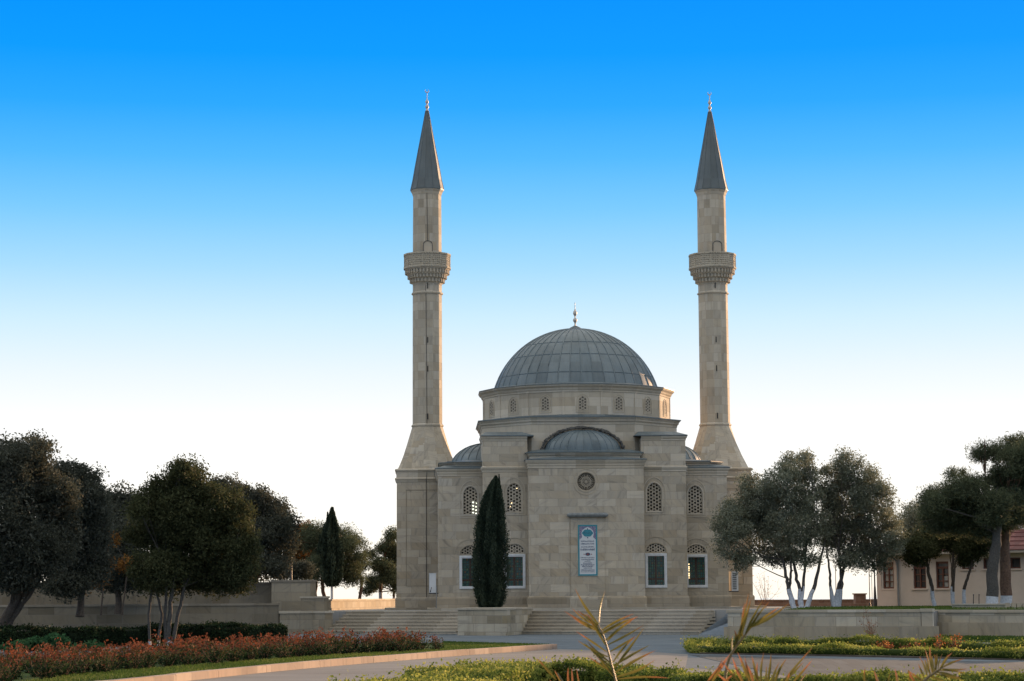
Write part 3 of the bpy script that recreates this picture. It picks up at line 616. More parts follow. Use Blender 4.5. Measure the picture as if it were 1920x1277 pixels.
# --- walls with openings
rose = circ(0, 5.5, .41, 36)
b = MB(); b.facade([(-XA,0),(XA,0),(XA,6.2),(-XA,6.2)], [rose], FA, .3)
b.box(-XA, XA, FA, FC+.5, 0, 6.2, 0, skip='fb'); wall_o = b.build('apse_wall', 'stone', mosque)
for sgn in (-1, 1):
    b = MB(); cx = sgn*3.14
    kw = dict(UP['c']); kw['cx'] = sgn*kw['cx']-.02
    glow_dots = [(-3.0,5.31),(-3.22,4.62),(-3.31,4.47)] if sgn < 0 else None
    h1 = upper_window(y=FC, glow_dots=glow_dots, **kw); h2 = lower_window(cx, FC, .84, 2.36, .485, 2.82)
    x0, x1 = sorted((sgn*XA, sgn*XC))
    b.facade([(x0,0),(x1,0),(x1,7.5),(x0,7.5)], [h1]+h2, FC, .3)
    b.box(x0, x1, FC, FC+2.4, 0, 7.5, 0, skip='fb'); b.build('corner_wall', 'stone', mosque)
    b = MB(); cx = sgn*5.07
    kw = dict(UP['w']); kw['cx'] = sgn*kw['cx']
    h1 = upper_window(y=FW, lit=(-4.98,4.2) if sgn < 0 else None, **kw); h2 = lower_window(cx, FW, .84, 2.32, .495, 2.78, glint=sgn > 0)
    x0, x1 = sorted((sgn*XC, sgn*XW))
    b.facade([(x0,0),(x1,0),(x1,6.1),(x0,6.1)], [h1]+h2, FW, .3)
    b.box(x0, x1, FW, 5, 0, 6.1, 0, skip='fb'); b.build('wing_wall', 'stone', mosque)
    # wing plinth, cornice, lead edge, tier and semi-dome
    path = [(sgn*XC,FW),(sgn*XW,FW),(sgn*XW,5)] if sgn > 0 else [(-XW,5),(-XW,FW),(-XC,FW)]
    b = MB(); b.mould(path, [(.0,0.0),(.07,.0),(.07,.40),(.045,.46),(.0,.50)], False); b.build('plinth', 'plinth', mosque)
    b = MB(); b.mould(path, [(0,5.86),(.025,5.88),(.025,5.94),(.06,6.0),(.06,6.05),(.10,6.1),(.13,6.15),(.13,6.2),(0,6.2)], False); b.build('cornice', 'trim', mosque)
    b = MB(); b.mould(path, [(.155,6.2),(.155,6.24),(-.28,6.36)], False, 0); b.mould(path, [(.155,6.2),(-.05,6.2)], False); b.build('lead_roof', 'lead_dark', mosque)
    ins = .22
    p2 = [(sgn*XC,FW+ins),(sgn*(XW-.75),FW+ins),(sgn*(XW-ins+.1),FW+1.0),(sgn*(XW-ins+.1),5)]
    if sgn < 0: p2 = p2[::-1]
    b = MB(); b.mould(p2, [(-.03,6.3),(-.03,6.4),(.05,6.45),(.08,6.5),(-.3,6.5)], False); b.build('cornice', 'trim', mosque)
    b = MB(); b.mould(p2, [(.115,6.5),(.115,6.535),(-1.2,6.68)], False); b.prism([(sgn*XC,-3.4),(sgn*6.1,-3.0),(sgn*6.1,5),(sgn*XC,5)], 6.4, 6.6); b.build('lead_roof', 'lead_dark', mosque)
    b = MB(); prof = []
    for i in range(10):
        a = i/9*math.pi/2; prof.append((1.75*math.cos(a), 6.5+1.12*math.sin(a)))
    NS = 26; b.lathe(prof, NS, (sgn*4.15, -.0), 0, 0, False, False, lambda i, j: (j, i/3.0), True, 1.35)
    for j in range(NS):
        a = 2*math.pi*j/NS; b.tube([(sgn*4.15+r*math.cos(a), 1.35*r*math.sin(a), z+.01) for r, z in prof], .022, 5)
    b.build('side_semi_dome', 'lead', mosque)
    # corner block: plinth, string course, cap
    path = [(sgn*XA,FC),(sgn*XC,FC),(sgn*XC,-2.7)] if sgn > 0 else [(-XC,-2.7),(-XC,FC),(-XA,FC)]
    pf = [(sgn*XA,FC),(sgn*XC,FC),(sgn*XC,FW)] if sgn > 0 else [(-XC,FW),(-XC,FC),(-XA,FC)]
    b = MB(); b.mould(pf, [(.0,0.0),(.07,.0),(.07,.40),(.045,.46),(.0,.50)], False); b.build('plinth', 'plinth', mosque)
    b = MB(); b.mould(path, [(0,5.98),(.02,6.0),(.02,6.06),(.055,6.12),(.075,6.17),(.075,6.21),(0,6.25)], False); b.build('string_course', 'trim', mosque)
    b = MB(); b.mould(path, [(0,7.36),(.02,7.38),(.03,7.45),(.07,7.5),(.09,7.58),(0,7.58)], False); b.build('cornice', 'trim', mosque)
    b = MB(); x0, x1 = sorted((sgn*2.25, sgn*(XC+.1)))
    b.box(x0, x1, FC-.12, -2.6, 7.58, 7.62)
    b.loft([[(x0,FC-.12,7.62),(x1,FC-.12,7.62),(x1,-2.6,7.62),(x0,-2.6,7.62)], [(x0+.25,FC+.6,7.82),(x1-.5,FC+.6,7.82),(x1-.5,-2.6,7.82),(x0+.25,-2.6,7.82)]], True, False, True)
    b.build('lead_roof', 'lead_dark', mosque)
b = MB(); b.box(-XC, XC, -2.6, 5.2, 0, 7.4, 0, skip='b'); b.build('core_wall', 'stone', mosque)

# --- apse trim
path = [(-XA,FC),(-XA,FA),(XA,FA),(XA,FC)]
b = MB(); b.mould(path, [(.0,0.0),(.07,.0),(.07,.40),(.045,.46),(.0,.50)], False); b.build('plinth', 'plinth', mosque)
b = MB(); b.mould(path, [(0,6.08),(.025,6.1),(.025,6.18),(.05,6.22),(.055,6.29),(.09,6.33),(.12,6.40),(.13,6.46),(0,6.46)], False); b.build('cornice', 'trim', mosque)
b = MB(); tier = [(-XA-.1,FC-.25),(-1.12,FA+.2),(1.12,FA+.2),(XA+.1,FC-.25)]
lo = [(-XA-.15,FC,6.46),(-XA-.15,FA-.15,6.46),(XA+.15,FA-.15,6.46),(XA+.15,FC,6.46)]; lo2 = [(p[0],p[1],6.495) for p in lo]
hi = [(-XA-.02,FC,6.56),(-1.12,FA+.22,6.62),(1.12,FA+.22,6.62),(XA+.02,FC,6.56)]
b.loft([lo, lo2, hi], False); b.loft([lo, [(-XA,FC,6.46),(-XA,FA,6.46),(XA,FA,6.46),(XA,FC,6.46)]], False); b.build('lead_roof', 'lead_dark', mosque)
tp = [(-XA,FC+.0),(-XA+.05,FC-.3),(-1.1,FA+.25),(1.1,FA+.25),(XA-.05,FC-.3),(XA,FC)]
b = MB(); b.mould(tp, [(-.03,6.5),(-.03,6.66),(.03,6.7),(.06,6.76),(.09,6.8),(-.2,6.8)], False); b.build('cornice', 'trim', mosque)
b = MB(); b.mould(tp, [(.125,6.8),(.125,6.84),(-.45,6.98)], False); b.prism([(-2.5,-4.8),(-1.0,-5.5),(1.0,-5.5),(2.5,-4.8),(2.5,-4.4),(-2.5,-4.4)], 6.8, 6.93); b.mould(tp, [(.125,6.8),(-.1,6.8)], False); b.build('lead_roof', 'lead_dark', mosque)
b = MB(); prof = []
for i in range(11):
    a = i/10*math.pi/2; prof.append((1.72*math.cos(a)**.9 if i < 10 else 0.001, 6.88+.99*math.sin(a)))
NS = 28; b.lathe(prof, NS, (-.05,-4.6), 0, 0, False, False, lambda i, j: (j, i/3.2), True, .62)
for j in range(NS//2, NS+1):
    a = 2*math.pi*j/NS; b.tube([(-.05+r*math.cos(a), -4.6+.62*r*math.sin(a), z+.008) for r, z in prof], .02, 5)
b.build('semi_dome', 'lead', mosque)
b = MB(); rr = random.Random(3); inn, out = [], []
for i in range(49):
    a = math.pi*i/48; j1 = rr.uniform(-.02,.02); j2 = rr.uniform(-.035,.035)
    inn.append((-.05+(1.78+j1)*math.cos(a), 6.9+(1.02+j1)*math.sin(a))); out.append((-.05+(1.90+j2)*math.cos(a), 6.9+(1.13+j2)*math.sin(a)))
b.ringplate(inn[::-1], out[::-1], -4.86, -4.6, 0, False)
for i in range(70):
    a = rr.uniform(.15, math.pi-.15); x = -.05+1.86*math.cos(a); z = 6.9+1.09*math.sin(a); s_ = rr.uniform(.025,.06)
    b.obox((x, -4.87, z), (rr.uniform(-1,1), rr.uniform(.3,1)), s_, s_*.8, s_*.7)
b.build('arch_flashing', 'crust', mosque)
# rose window
b = MB(); b.ringplate(rose, circ(0,5.5,.455,36), FA-.025, FA+.01); b.ringplate(circ(0,5.5,.55,36), circ(0,5.5,.585,36), FA-.02, FA+.01)
w = b.build('rose_window', 'trim', mosque)
b = MB()
for i in range(12):
    a = 2*math.pi*i/12; a2 = a+math.pi/12
    b.bar((0,5.5), (.41*math.cos(a), 5.5+.41*math.sin(a)), .022, FA+.06, FA+.12)
    m1 = (.21*math.cos(a2), 5.5+.21*math.sin(a2))
    b.bar(m1, (.41*math.cos(a2-.1), 5.5+.41*math.sin(a2-.1)), .018, FA+.063, FA+.12); b.bar(m1, (.41*math.cos(a2+.1), 5.5+.41*math.sin(a2+.1)), .018, FA+.064, FA+.12)
    b.bar((.11*math.cos(a), 5.5+.11*math.sin(a)), m1, .015, FA+.066, FA+.12); b.bar((.11*math.cos(a+math.pi/6), 5.5+.11*math.sin(a+math.pi/6)), m1, .015, FA+.067, FA+.12)
b.ringplate(circ(0,5.5,.2,24), circ(0,5.5,.222,24), FA+.058, FA+.12); b.ringplate(circ(0,5.5,.385,36), circ(0,5.5,.41,36), FA+.057, FA+.12); b.plate(circ(0,5.5,.04,10), FA+.05, FA+.12)
b.build('grille', 'trim', w)
b = MB(); b.box(-.6,.6,FA+.31,FA+.9,5.0,6.0,0,skip='f'); b.build('dark_opening', 'void', w)
# raised bay with canopy slab
b = MB(); b.box(-.71,.78,FA-.05,FA+.02,.5,3.92,0,skip='k'); b.mould([(-.71,FA),(-.71,FA-.05),(.78,FA-.05),(.78,FA)], [(0,0),(.07,0),(.07,.40),(.045,.46),(0,.5)], False); b.build('raised_bay', 'stone', mosque)
b = MB(); ch = .86
prof = [(.0,3.92),(.06,3.93),(.12,3.97),(.15,4.02),(.15,4.06),(.06,4.12),(0,4.13)]
b.mould([(-.72,FA),(-.72,FA-.12),(.79,FA-.12),(.79,FA)], prof, False); b.prism([(-.72,FA-.12),(.79,FA-.12),(.79,FA),(-.72,FA)], 3.925, 4.125); b.build('canopy_slab', 'slab', mosque)

# --- octagon body, drum, dome
H, hh = 4.47, 2.32
octa = [(-H,-hh),(-hh,-H),(hh,-H),(H,-hh),(H,hh),(hh,H),(-hh,H),(-H,hh)]
b = MB(); b.mould(octa, [(0,6.4),(0,8.2)], True); b.build('octagon_wall', 'stone_drum', mosque)
b = MB(); b.mould(octa, [(0,8.14),(.02,8.16),(.03,8.24),(.09,8.3),(.1,8.36),(.15,8.42),(.17,8.46),(0,8.46)], True); b.build('cornice', 'trim', mosque)
RD = 4.34; n16 = 16; ph = math.pi/2+math.pi/16
ring = lambda r, z: [(r/math.cos(math.pi/16)*math.cos(ph+2*math.pi*j/16), r/math.cos(math.pi/16)*math.sin(ph+2*math.pi*j/16), z) for j in range(16)]
b = MB(); b.mould(octa, [(.2,8.46),(.2,8.5),(0,8.53)], True); b.prism(octa, 8.46, 8.525); b.lathe([(4.6,8.52),(4.3,8.68)], 16, (0,0), ph); b.mould(octa, [(.2,8.46),(0,8.46)], True); b.build('lead_roof', 'lead_dark', mosque)
b = MB(); b.loft([ring(RD,8.5), ring(RD,9.8)], True)
for j in range(16):      # thin pilaster joint on every edge
    a = ph+2*math.pi*j/16; r = RD/math.cos(math.pi/16); b.obox((r*math.cos(a)*.998, r*math.sin(a)*.998, 9.15), (math.cos(a), math.sin(a)), .022, .05, .6)
b.build('drum', 'stone_drum', mosque)
b = MB(); b.loft([ring(RD,9.62), ring(RD+.03,9.64), ring(RD+.03,9.7), ring(RD+.08,9.76), ring(RD+.10,9.82), ring(RD+.19,9.9), ring(RD+.21,9.97), ring(3.8,9.98)], True); b.build('drum_cornice', 'trim', mosque)
b = MB(); b.loft([ring(RD+.235,9.965), ring(RD+.235,9.995), ring(3.86,10.12), ring(3.5,10.12)], True); b.loft([ring(RD+.235,9.965), ring(RD+.1,9.965)], True); b.build('lead_edge', 'lead_dark', mosque)
def local_window(j):
    a = 2*math.pi*j/16-math.pi/2
    e = bpy.data.objects.new('drum_window', None)
    hole = archpts(0, 8.82, 9.16, 9.42, .185)
    b = MB(); b.ringplate(hole, offs(hole, .035), -.02, .02); b.ringplate(offs(hole, .085), offs(hole, .115), -.02, .02)
    w = b.build('drum_window', 'trim', mosque); w.matrix_local = Matrix.Translation((RD*math.cos(a), RD*math.sin(a), 0)) @ Matrix.Rotation(a+math.pi/2, 4, 'Z')
    b = MB(); lattice(b, hole, 0, 9.1, .115, .026, -.006, .02); b.build('grille', 'trim', w)
    b = MB(); b.plate(hole, -.001, .01); b.build('pane', 'drumpane', w)  # flush pane; the shade of a recess is put into its dark colour
    bpy.data.objects.remove(e)
for j in range(-5, 6): local_window(j)
RB, HD = 3.86, 2.93; RS = (RB*RB+HD*HD)/(2*HD); zc = 10.08+HD-RS
prof = []
a0 = math.asin(RB/RS) if zc <= 10.08 else math.pi-math.asin(RB/RS)
for i in range(25):
    a = a0*(1-i/24); prof.append((max(.002, RS*math.sin(a)), zc+RS*math.cos(a)))
NP = 44; b = MB()
b.lathe(prof, NP*2, (0,0), 0, 0, False, False, lambda i, j: (j/2.0, i/24*4.6), True)
for j in range(NP):
    a = 2*math.pi*j/NP
    b.tube([(r*math.cos(a)*1.0, r*math.sin(a)*1.0, z+.006) for r, z in prof[:-2]], .026, 5)
for z in (10.62, 11.5, 12.12):
    r = math.sqrt(max(0, RS*RS-(z-zc)**2)); b.lathe([(r+.004,z-.02),(r+.014,z-.012),(r+.008,z+.02)], 88, (0,0), 0, 0, False, False, None, True)
b.build('dome', 'lead', mosque)
b = MB(); zt = 10.08+HD
b.lathe([(.36,zt-.06),(.34,zt+.0),(.24,zt+.08),(.12,zt+.14),(.07,zt+.17)], 20, (0,0), 0, 1, False, True, None, True)
b.lathe([(.04,zt+.15),(.035,zt+.3),(.06,zt+.33),(.10,zt+.40),(.105,zt+.45),(.06,zt+.52),(.03,zt+.55),(.03,zt+.62),(.07,zt+.68),(.10,zt+.76),(.08,zt+.84),(.035,zt+.92),(.018,zt+.98),(.014,zt+1.15),(.02,zt+1.2),(.006,zt+1.3)], 14, (0,0), 0, 0, False, True, None, True)
b.build('finial', ['finial', 'lead_dark'], mosque)
# downpipe beside the left wing
b = MB(); b.tube([(-6.58,-4.02,1.0),(-6.58,-4.04,.9),(-6.6,-4.06,0)], .022, 6); b.build('drain_pipe', 'pipe', mosque)

# ------------------------------------------------------------------ inscription panel
pan = thing('tile_panel', 'tall teal bordered tile panel of lettering below the canopy slab on the apse', 'sign', (.03, FA-.055, 1.38))
W2, HP = .425, 2.22
b = MB(); b.box(-W2-.02, W2+.02, -.02, .003, -.02, HP+.02); b.build('backing', 'trim', pan)
b = MB(); b.ringplate([(-W2+.065,.065),(W2-.065,.065),(W2-.065,HP-.065),(-W2+.065,HP-.065)], [(-W2,0),(W2,0),(W2,HP),(-W2,HP)], -.032, -.019); b.build('border', 'teal', pan)
b = MB(); b.box(-W2+.064, W2-.064, -.027, -.019, .064, HP-.064); b.build('white_field', 'tilewhite', pan)
b = MB(); fx = W2-.066
outl = [(-fx,HP-.066),(-fx,1.58),(-fx+.03,1.60),(-fx+.12,1.68),(-fx+.1,1.78),(-fx+.09,1.88),(-fx+.14,1.99),(-fx+.24,2.07),(0,2.13),(0,HP-.066)]
b.plate(outl[::1], -.031, -.026); b.plate([(-x, z) for x, z in outl[::-1]], -.031, -.026); b.build('floral_spandrel', 'floral', pan)
b = MB(); b.plate([(.235*math.cos(t)*(1+.05*math.cos(6*t)), 1.86+.16*math.sin(t)*(1+.05*math.cos(6*t))) for t in [2*math.pi*i/36 for i in range(36)]], -.033, -.026)
b.build('medallion', 'teal', pan)
rr = random.Random(11); b = MB()
def scrawl(x0, x1, z, h, y=-.031):
    x = x0
    while x < x1:
        w_ = rr.uniform(.012,.03); hgt = h*rr.uniform(.45,1.0); sl = rr.uniform(-.01,.012)
        b.bar((x, z-h*.3), (x+sl, z-h*.3+hgt), .011, y, -.0265)
        if rr.random() < .6: b.bar((x, z-h*.1+rr.uniform(-.1,.3)*h), (x+w_+.006, z-h*.1+rr.uniform(-.1,.3)*h), .010, y+.0005, -.0266)
        if rr.random() < .25: b.plate(circ(x+w_*.5, z+h*.7, .007, 6), y, -.0265)
        x += w_
for x, z, h in ((.30,1.50,.06),(.31,1.385,.07),(.29,1.25,.055),(.32,1.13,.10)): scrawl(-x, x-.02, z, h)
for x, z, h in ((.30,.78,.045),(.29,.70,.05),(.14,.63,.04),(.2,.545,.05),(.30,.47,.05),(.25,.40,.06),(.18,.325,.04),(.30,.24,.05),(.31,.165,.03)): scrawl(-x, x-.02, z, h)
b.build('lettering', 'ink', pan)
b = MB(); rr2 = random.Random(5)
for k in range(14): x = -.16+k*.024; b.bar((x,1.84+rr2.uniform(-.03,.03)),(x+.018,1.88+rr2.uniform(-.05,.05)),.010,-.037,-.032)
b.build('medallion_script', 'ink', pan)
b = MB(); b.plate([(.11*math.cos(t), .935+.07*math.sin(t)) for t in [2*math.pi*i/20 for i in range(20)]], -.032, -.0265); b.plate(circ(0,2.04,.03,10),-.032,-.0265); b.plate(circ(0,1.655,.03,10),-.032,-.0265); b.build('ornament', 'ink', pan)
b = MB(); [b.plate(circ(x,.935,.025,8),-.032,-.0265) for x in (-.16,.16)]; b.plate([(.06*math.cos(t), .935+.035*math.sin(t)) for t in [2*math.pi*i/14 for i in range(14)]], -.035, -.032); b.build('ornament', 'tilered', pan)

# ------------------------------------------------------------------ minarets
def minaret(sx, label):
    t = thing('minaret', label, 'minaret', (sx*6.98, 3.05, 0), 0, 'pair of minarets')
    hw = 1.46; sq = [(-hw,-hw),(hw,-hw),(hw,hw),(-hw,hw)]
    b = MB(); b.mould(sq, [(.07,0),(.07,.42),(.04,.48),(0,.5),(0,5.95)], True)
    b.build('pedestal', 'stone', t)
    b = MB()
    for s_ in (1,):
        fr = [(-1.02,1.0),(1.02,1.0),(1.02,5.55),(-1.02,5.55)]; b.ringplate(offs(fr,-.03), fr, -hw-.012, -hw+.01)
    b.build('panel_frame', 'wallstone_mid', t)
    b = MB(); b.mould(sq, [(0,5.9),(.03,5.93),(.05,6.0),(.09,6.05),(.09,6.09),(.02,6.13),(.02,6.38),(.06,6.42),(.09,6.47),(.09,6.51),(.0,6.55)], True); b.build('pedestal_cornice', 'trim', t)
    # loft from square to twelve sides
    n = 12; ph = -math.pi/2+math.pi/12+R(7); rs = .72/math.cos(math.pi/12)
    def sqp(a):
        c, s_ = math.cos(a), math.sin(a); k = 1.42/max(abs(c), abs(s_)); return (c*k, s_*k)
    rings = []
    NQ = 24
    for u in (0, .3, .6, .85, 1.0):
        rg = []
        for j in range(NQ):
            a = ph+2*math.pi*j/NQ; q = sqp(a); aa = (a-ph) % (math.pi/6)-math.pi/12; r = .72/math.cos(aa); p = (r*math.cos(a), r*math.sin(a)); f = u**.9
            rg.append((q[0]*(1-f)+p[0]*f, q[1]*(1-f)+p[1]*f, 6.55+2.1*u))
        rings.append(rg)
    b = MB(); b.loft(rings, True); b.build('transition', 'stone', t)
    def rg(r, z): return [(r/math.cos(math.pi/12)*math.cos(ph+2*math.pi*j/n), r/math.cos(math.pi/12)*math.sin(ph+2*math.pi*j/n), z) for j in range(n)]
    b = MB(); b.loft([rg(.70,8.6), rg(.69,15.3), rg(.69,15.75)], True)
    b.build('shaft', 'stone_shaft', t)
    b = MB()
    b.loft([rg(.70,8.62), rg(.76,8.66), rg(.76,8.72), rg(.70,8.78)], True); b.build('shaft_ring', 'trim', t)
    b = MB(); b.loft([rg(.68,15.06), rg(.75,15.10), rg(.75,15.16), rg(.68,15.2)], True); b.build('shaft_ring', 'trim', t)
    sl = MB()
    for z in (9.1, 11.4, 12.8, 15.45): sl.box(-.022+.02, .022+.02, -.728, -.64, z-.14, z+.14)
    sl.build('slit_window', 'dark', t)
    # balcony: corbelled muqarnas rows and pierced parapet
    b = MB(); N2 = 16; p2 = -math.pi/2+math.pi/16
    def r16(r, z): return [(r*math.cos(p2+2*math.pi*j/N2), r*math.sin(p2+2*math.pi*j/N2), z) for j in range(N2)]
    b.loft([r16(.70,15.5), r16(.74,15.62), r16(.80,15.66), r16(.82,15.82), r16(.90,15.86), r16(.93,16.0), r16(1.0,16.03), r16(1.04,16.24), r16(1.10,16.26), r16(1.12,16.33), r16(.6,16.34)], True)
    for (r, z, hz, m) in ((.84,15.74,.085,30),(.945,15.94,.085,36),(1.07,16.16,.085,40)):
        for j in range(m):
            a = 2*math.pi*j/m; c, s_ = math.cos(a), math.sin(a); b.obox((r*c*.985, r*s_*.985, z), (c, s_), .032, r*math.pi/m*.42, hz)
    b.build('corbel', 'trim', t)
    b = MB()
    b.loft([r16(1.13,16.34), r16(1.13,17.0), r16(1.03,17.0), r16(1.03,16.34)], True)
    b.loft([r16(1.16,16.32), r16(1.17,16.36), r16(1.17,16.41), r16(1.12,16.43)], True); b.loft([r16(1.12,16.95), r16(1.17,16.97), r16(1.17,17.05), r16(1.0,17.05)], True)
    rr = random.Random(2)
    for j in range(N2):      # carved relief panel on every side
        a = p2+2*math.pi*(j+.5)/N2; c, s_ = math.cos(a), math.sin(a); ra = 1.13*math.cos(math.pi/N2)
        for k in range(3):
            for m in range(5):
                off = (k-1)*.115+(.028 if m % 2 else -.028); b.obox((ra*c-s_*off, ra*s_+c*off, 16.5+m*.095), (c, s_), .016, .03, .026)
        e = p2+2*math.pi*j/N2; b.obox((1.125*math.cos(e), 1.125*math.sin(e), 16.68), (math.cos(e), math.sin(e)), .022, .035, .26)
    b.build('balcony_parapet', 'carved', t)
    # upper shaft with pointed door niche
    b = MB(); b.loft([rg(.69,16.3), rg(.67,20.1)], True)
    b.build('upper_shaft', 'stone_shaft', t)
    b = MB(); door = archpts(.03 if sx < 0 else .16, 16.4, 17.45, 17.62, .2); b.ringplate(door, offs(door, .035), -.738, -.6); d = b.build('balcony_door', 'crust', t)
    b = MB(); b.plate(door, -.716, -.6); b.build('door_leaf', 'trim', d)
    b = MB(); b.loft([rg(.67,19.95), rg(.70,20.02), rg(.72,20.1), rg(.77,20.18), rg(.78,20.24), rg(.5,20.26)], True); b.build('eaves_cornice', 'trim', t)
    b = MB(); sp = [(.80,20.22),(.80,20.26),(.69,20.75),(.60,21.3),(.30,22.95),(.075,24.22)]
    b.loft([rg(r, z) for r, z in sp], True, False, True, 0, lambda i, j: (j, i*.5))
    b.loft([rg(.80,20.22), rg(.7,20.22)], True)
    for j in range(n):
        a = ph+2*math.pi*j/n; b.tube([(r/math.cos(math.pi/12)*math.cos(a), r/math.cos(math.pi/12)*math.sin(a), z) for r, z in sp[1:]], .016, 5)
    b.build('spire', 'spire', t)
    b = MB(); z = 24.15
    b.lathe([(.075,z),(.065,z+.12),(.04,z+.17),(.08,z+.22),(.095,z+.28),(.055,z+.36),(.03,z+.42),(.07,z+.47),(.09,z+.53),(.045,z+.62),(.022,z+.68),(.016,z+.95)], 12, (0,0), 0, 0, False, True, None, True)
    cz = z+1.08 if sx < 0 else z+1.0
    cr = []
    for i in range(13):
        a = R(-235+290*i/12); w_ = .024*math.sin(math.pi*i/12)+.004; cr.append((.085*math.cos(a+R(0)), cz+.085*math.sin(a), w_))
    cr = [(x, z_, w_) for x, z_, w_ in cr]; b.tube([(x, 0, z_) for x, z_, w_ in cr], [w_ for _, _, w_ in cr], 6)
    b.build('finial', 'finial', t)
    if sx < 0:
        b = MB(); b.tube([(0.0,-.86,6.6),(-.02,-.73,8.6),(-.06,-.725,15.05),(-.1,-.72,15.5)], .012, 5); b.tube([(.02,-.715,17.6),(-.01,-.70,20.0)], .012, 5); b.tube([(-.06,-1.48,.05),(-.06,-1.48,5.9),(-.06,-1.56,6.06),(-.03,-1.5,6.3),(-.03,-1.45,6.56)], .014, 5); b.build('lightning_cable', 'cable', t)
    return t
minaret(-1, 'left slender stone minaret with a dark lightning cable down its face')
minaret(1, 'right slender stone minaret, its square pedestal half behind the olive trees')

# ------------------------------------------------------------------ air conditioner units
def ac(loc, rz, label, front):
    t = thing('air_conditioner', label, 'air conditioner', loc, rz, 'outdoor air conditioner units')
    b = MB(); b.box(-.42,.42,-.15,.15,.06,.92); b.box(-.43,.43,-.16,.16,.9,.93); b.build('casing', 'ac', t)
    b = MB()
    b.box(-.30,.30,-.165,-.148,.14,.84)
    if front:
        for i in range(9): b.box(-.432,-.418,-.07,.11,.14+i*.083,.14+i*.083+.045)
    b.build('grille', 'acgrille', t)
    b = MB(); b.box(-.35,-.3,-.17,.3,.02,.06); b.box(.3,.35,-.17,.3,.02,.06); b.tube([(.3,-.13,.1),(.46,-.1,.12),(.5,-.05,.3)], .02, 6); b.build('bracket', 'iron', t)
    return t
ac((6.80,-3.5,.62), R(90), 'louvred white outdoor air conditioner beside the right wing of the mosque', True)
ac((-6.76,-3.5,.62), R(-90), 'plain white outdoor air conditioner in side view at the left wing of the mosque', False)

# ------------------------------------------------------------------ vegetation helpers
def leaf_mesh(name, C, size, mat, parent, aspect=1.9, tint=None, rng=None, up=0.0, dirs=None, core=None, jit=.35):
    """many small rhombic leaves centred on C (n,3)"""
    n = len(C); rng = rng or np.random.default_rng(1)
    d = rng.normal(size=(n,3)) if dirs is None else dirs+rng.normal(size=(n,3))*jit
    d[:,2] += up; d /= np.linalg.norm(d, axis=1, keepdims=True)
    r = rng.normal(size=(n,3)); s_ = np.cross(d, r); s_ /= np.linalg.norm(s_, axis=1, keepdims=True)+1e-9
    L = (size*rng.uniform(.6,1.4,n))[:,None]; Wd = L/aspect
    V = np.stack([C-d*L/2, C+s_*Wd/2, C+d*L/2, C-s_*Wd/2], 1).reshape(-1,3)
    tt = np.repeat(rng.random(n) if tint is None else tint, 4)
    extra_v = []; extra_f = []; nv = len(V)
    if core is not None:
        cv, cf = core; extra_f = [[i+nv for i in f] for f in cf]; V = np.vstack([V, np.array(cv)]); tt = np.concatenate([tt, np.full(len(cv), .05)])
    me = bpy.data.meshes.new(name)
    nf = n+len(extra_f); loops = np.concatenate([np.arange(n*4)]+[np.array(f) for f in extra_f]) if extra_f else np.arange(n*4)
    tot = np.array([4]*n+[len(f) for f in extra_f]); st = np.concatenate([[0], np.cumsum(tot)[:-1]])
    me.vertices.add(len(V)); me.vertices.foreach_set('co', V.astype(np.float32).ravel())
    me.loops.add(len(loops)); me.loops.foreach_set('vertex_index', loops.astype(np.int32))
    me.polygons.add(nf); me.polygons.foreach_set('loop_start', st.astype(np.int32)); me.polygons.foreach_set('loop_total', tot.astype(np.int32))
    a = me.attributes.new('tint', 'FLOAT', 'POINT'); a.data.foreach_set('value', np.clip(tt, 0, 1).astype(np.float32))
    me.update(calc_edges=True); me.materials.append(M[mat])
    o = bpy.data.objects.new(name, me); COL.objects.link(o)
    if parent is not None: o.parent = parent
    return o
def crown_points(blobs, n, rng, clump=.28, per=26, shell=.42):
    """blobs: (centre, radii). Leaves gathered in twig clumps, mostly near the surface of the crown"""
    vol = np.array([(r[0]*r[1]*r[2])**.72 for c, r in blobs]); vol /= vol.sum()
    nc = max(8, n//per); k = rng.choice(len(blobs), nc, p=vol)
    d = rng.normal(size=(nc,3)); d /= np.linalg.norm(d, axis=1, keepdims=True)
    rad = rng.random(nc)**shell*(1+.09*rng.normal(size=nc).clip(-1,1.8))
    Cc = np.array([blobs[i][0] for i in k])+d*rad[:,None]*np.array([blobs[i][1] for i in k])
    ci = rng.integers(0, nc, n); sz = rng.uniform(.5,1.35,nc)
    g3 = rng.normal(size=(n,3)); g3 *= np.minimum(1, 1.7/np.linalg.norm(g3, axis=1))[:,None]
    P = Cc[ci]+g3*clump*sz[ci][:,None]*np.array((1,1,.8))
    tone = rng.normal(.5,.2,nc)
    return P, np.clip(tone[ci]+rng.normal(0,.10,n), 0, 1), Cc
def limb(b, p0, p1, r0, r1, rng, bend=.12, n=6, mi=0):
    p0, p1 = np.array(p0, float), np.array(p1, float); L = np.linalg.norm(p1-p0)
    pts = []; o = rng.normal(size=3)*bend*L; o2 = rng.normal(size=3)*bend*.4*L
    for i in range(n):
        t = i/(n-1); pts.append(p0+(p1-p0)*t+o*math.sin(math.pi*t)*.5+o2*math.sin(2*math.pi*t)*.5)
    b.tube(pts, [r0+(r1-r0)*(i/(n-1)) for i in range(n)], 7, mi); return pts
def pxblobs(L, D, dep=1.0, rng=None):
    out = []
    for q in L:
        px, py, rx, ry = q[:4]; dd = q[4] if len(q) > 4 else (rng.uniform(-1,1) if rng is not None else 0)
        p = at_d(px, py, D+dd); s_ = D/F; out.append((p, (rx*s_, min(rx, 1.3*ry)*s_*dep, ry*s_)))
    return out
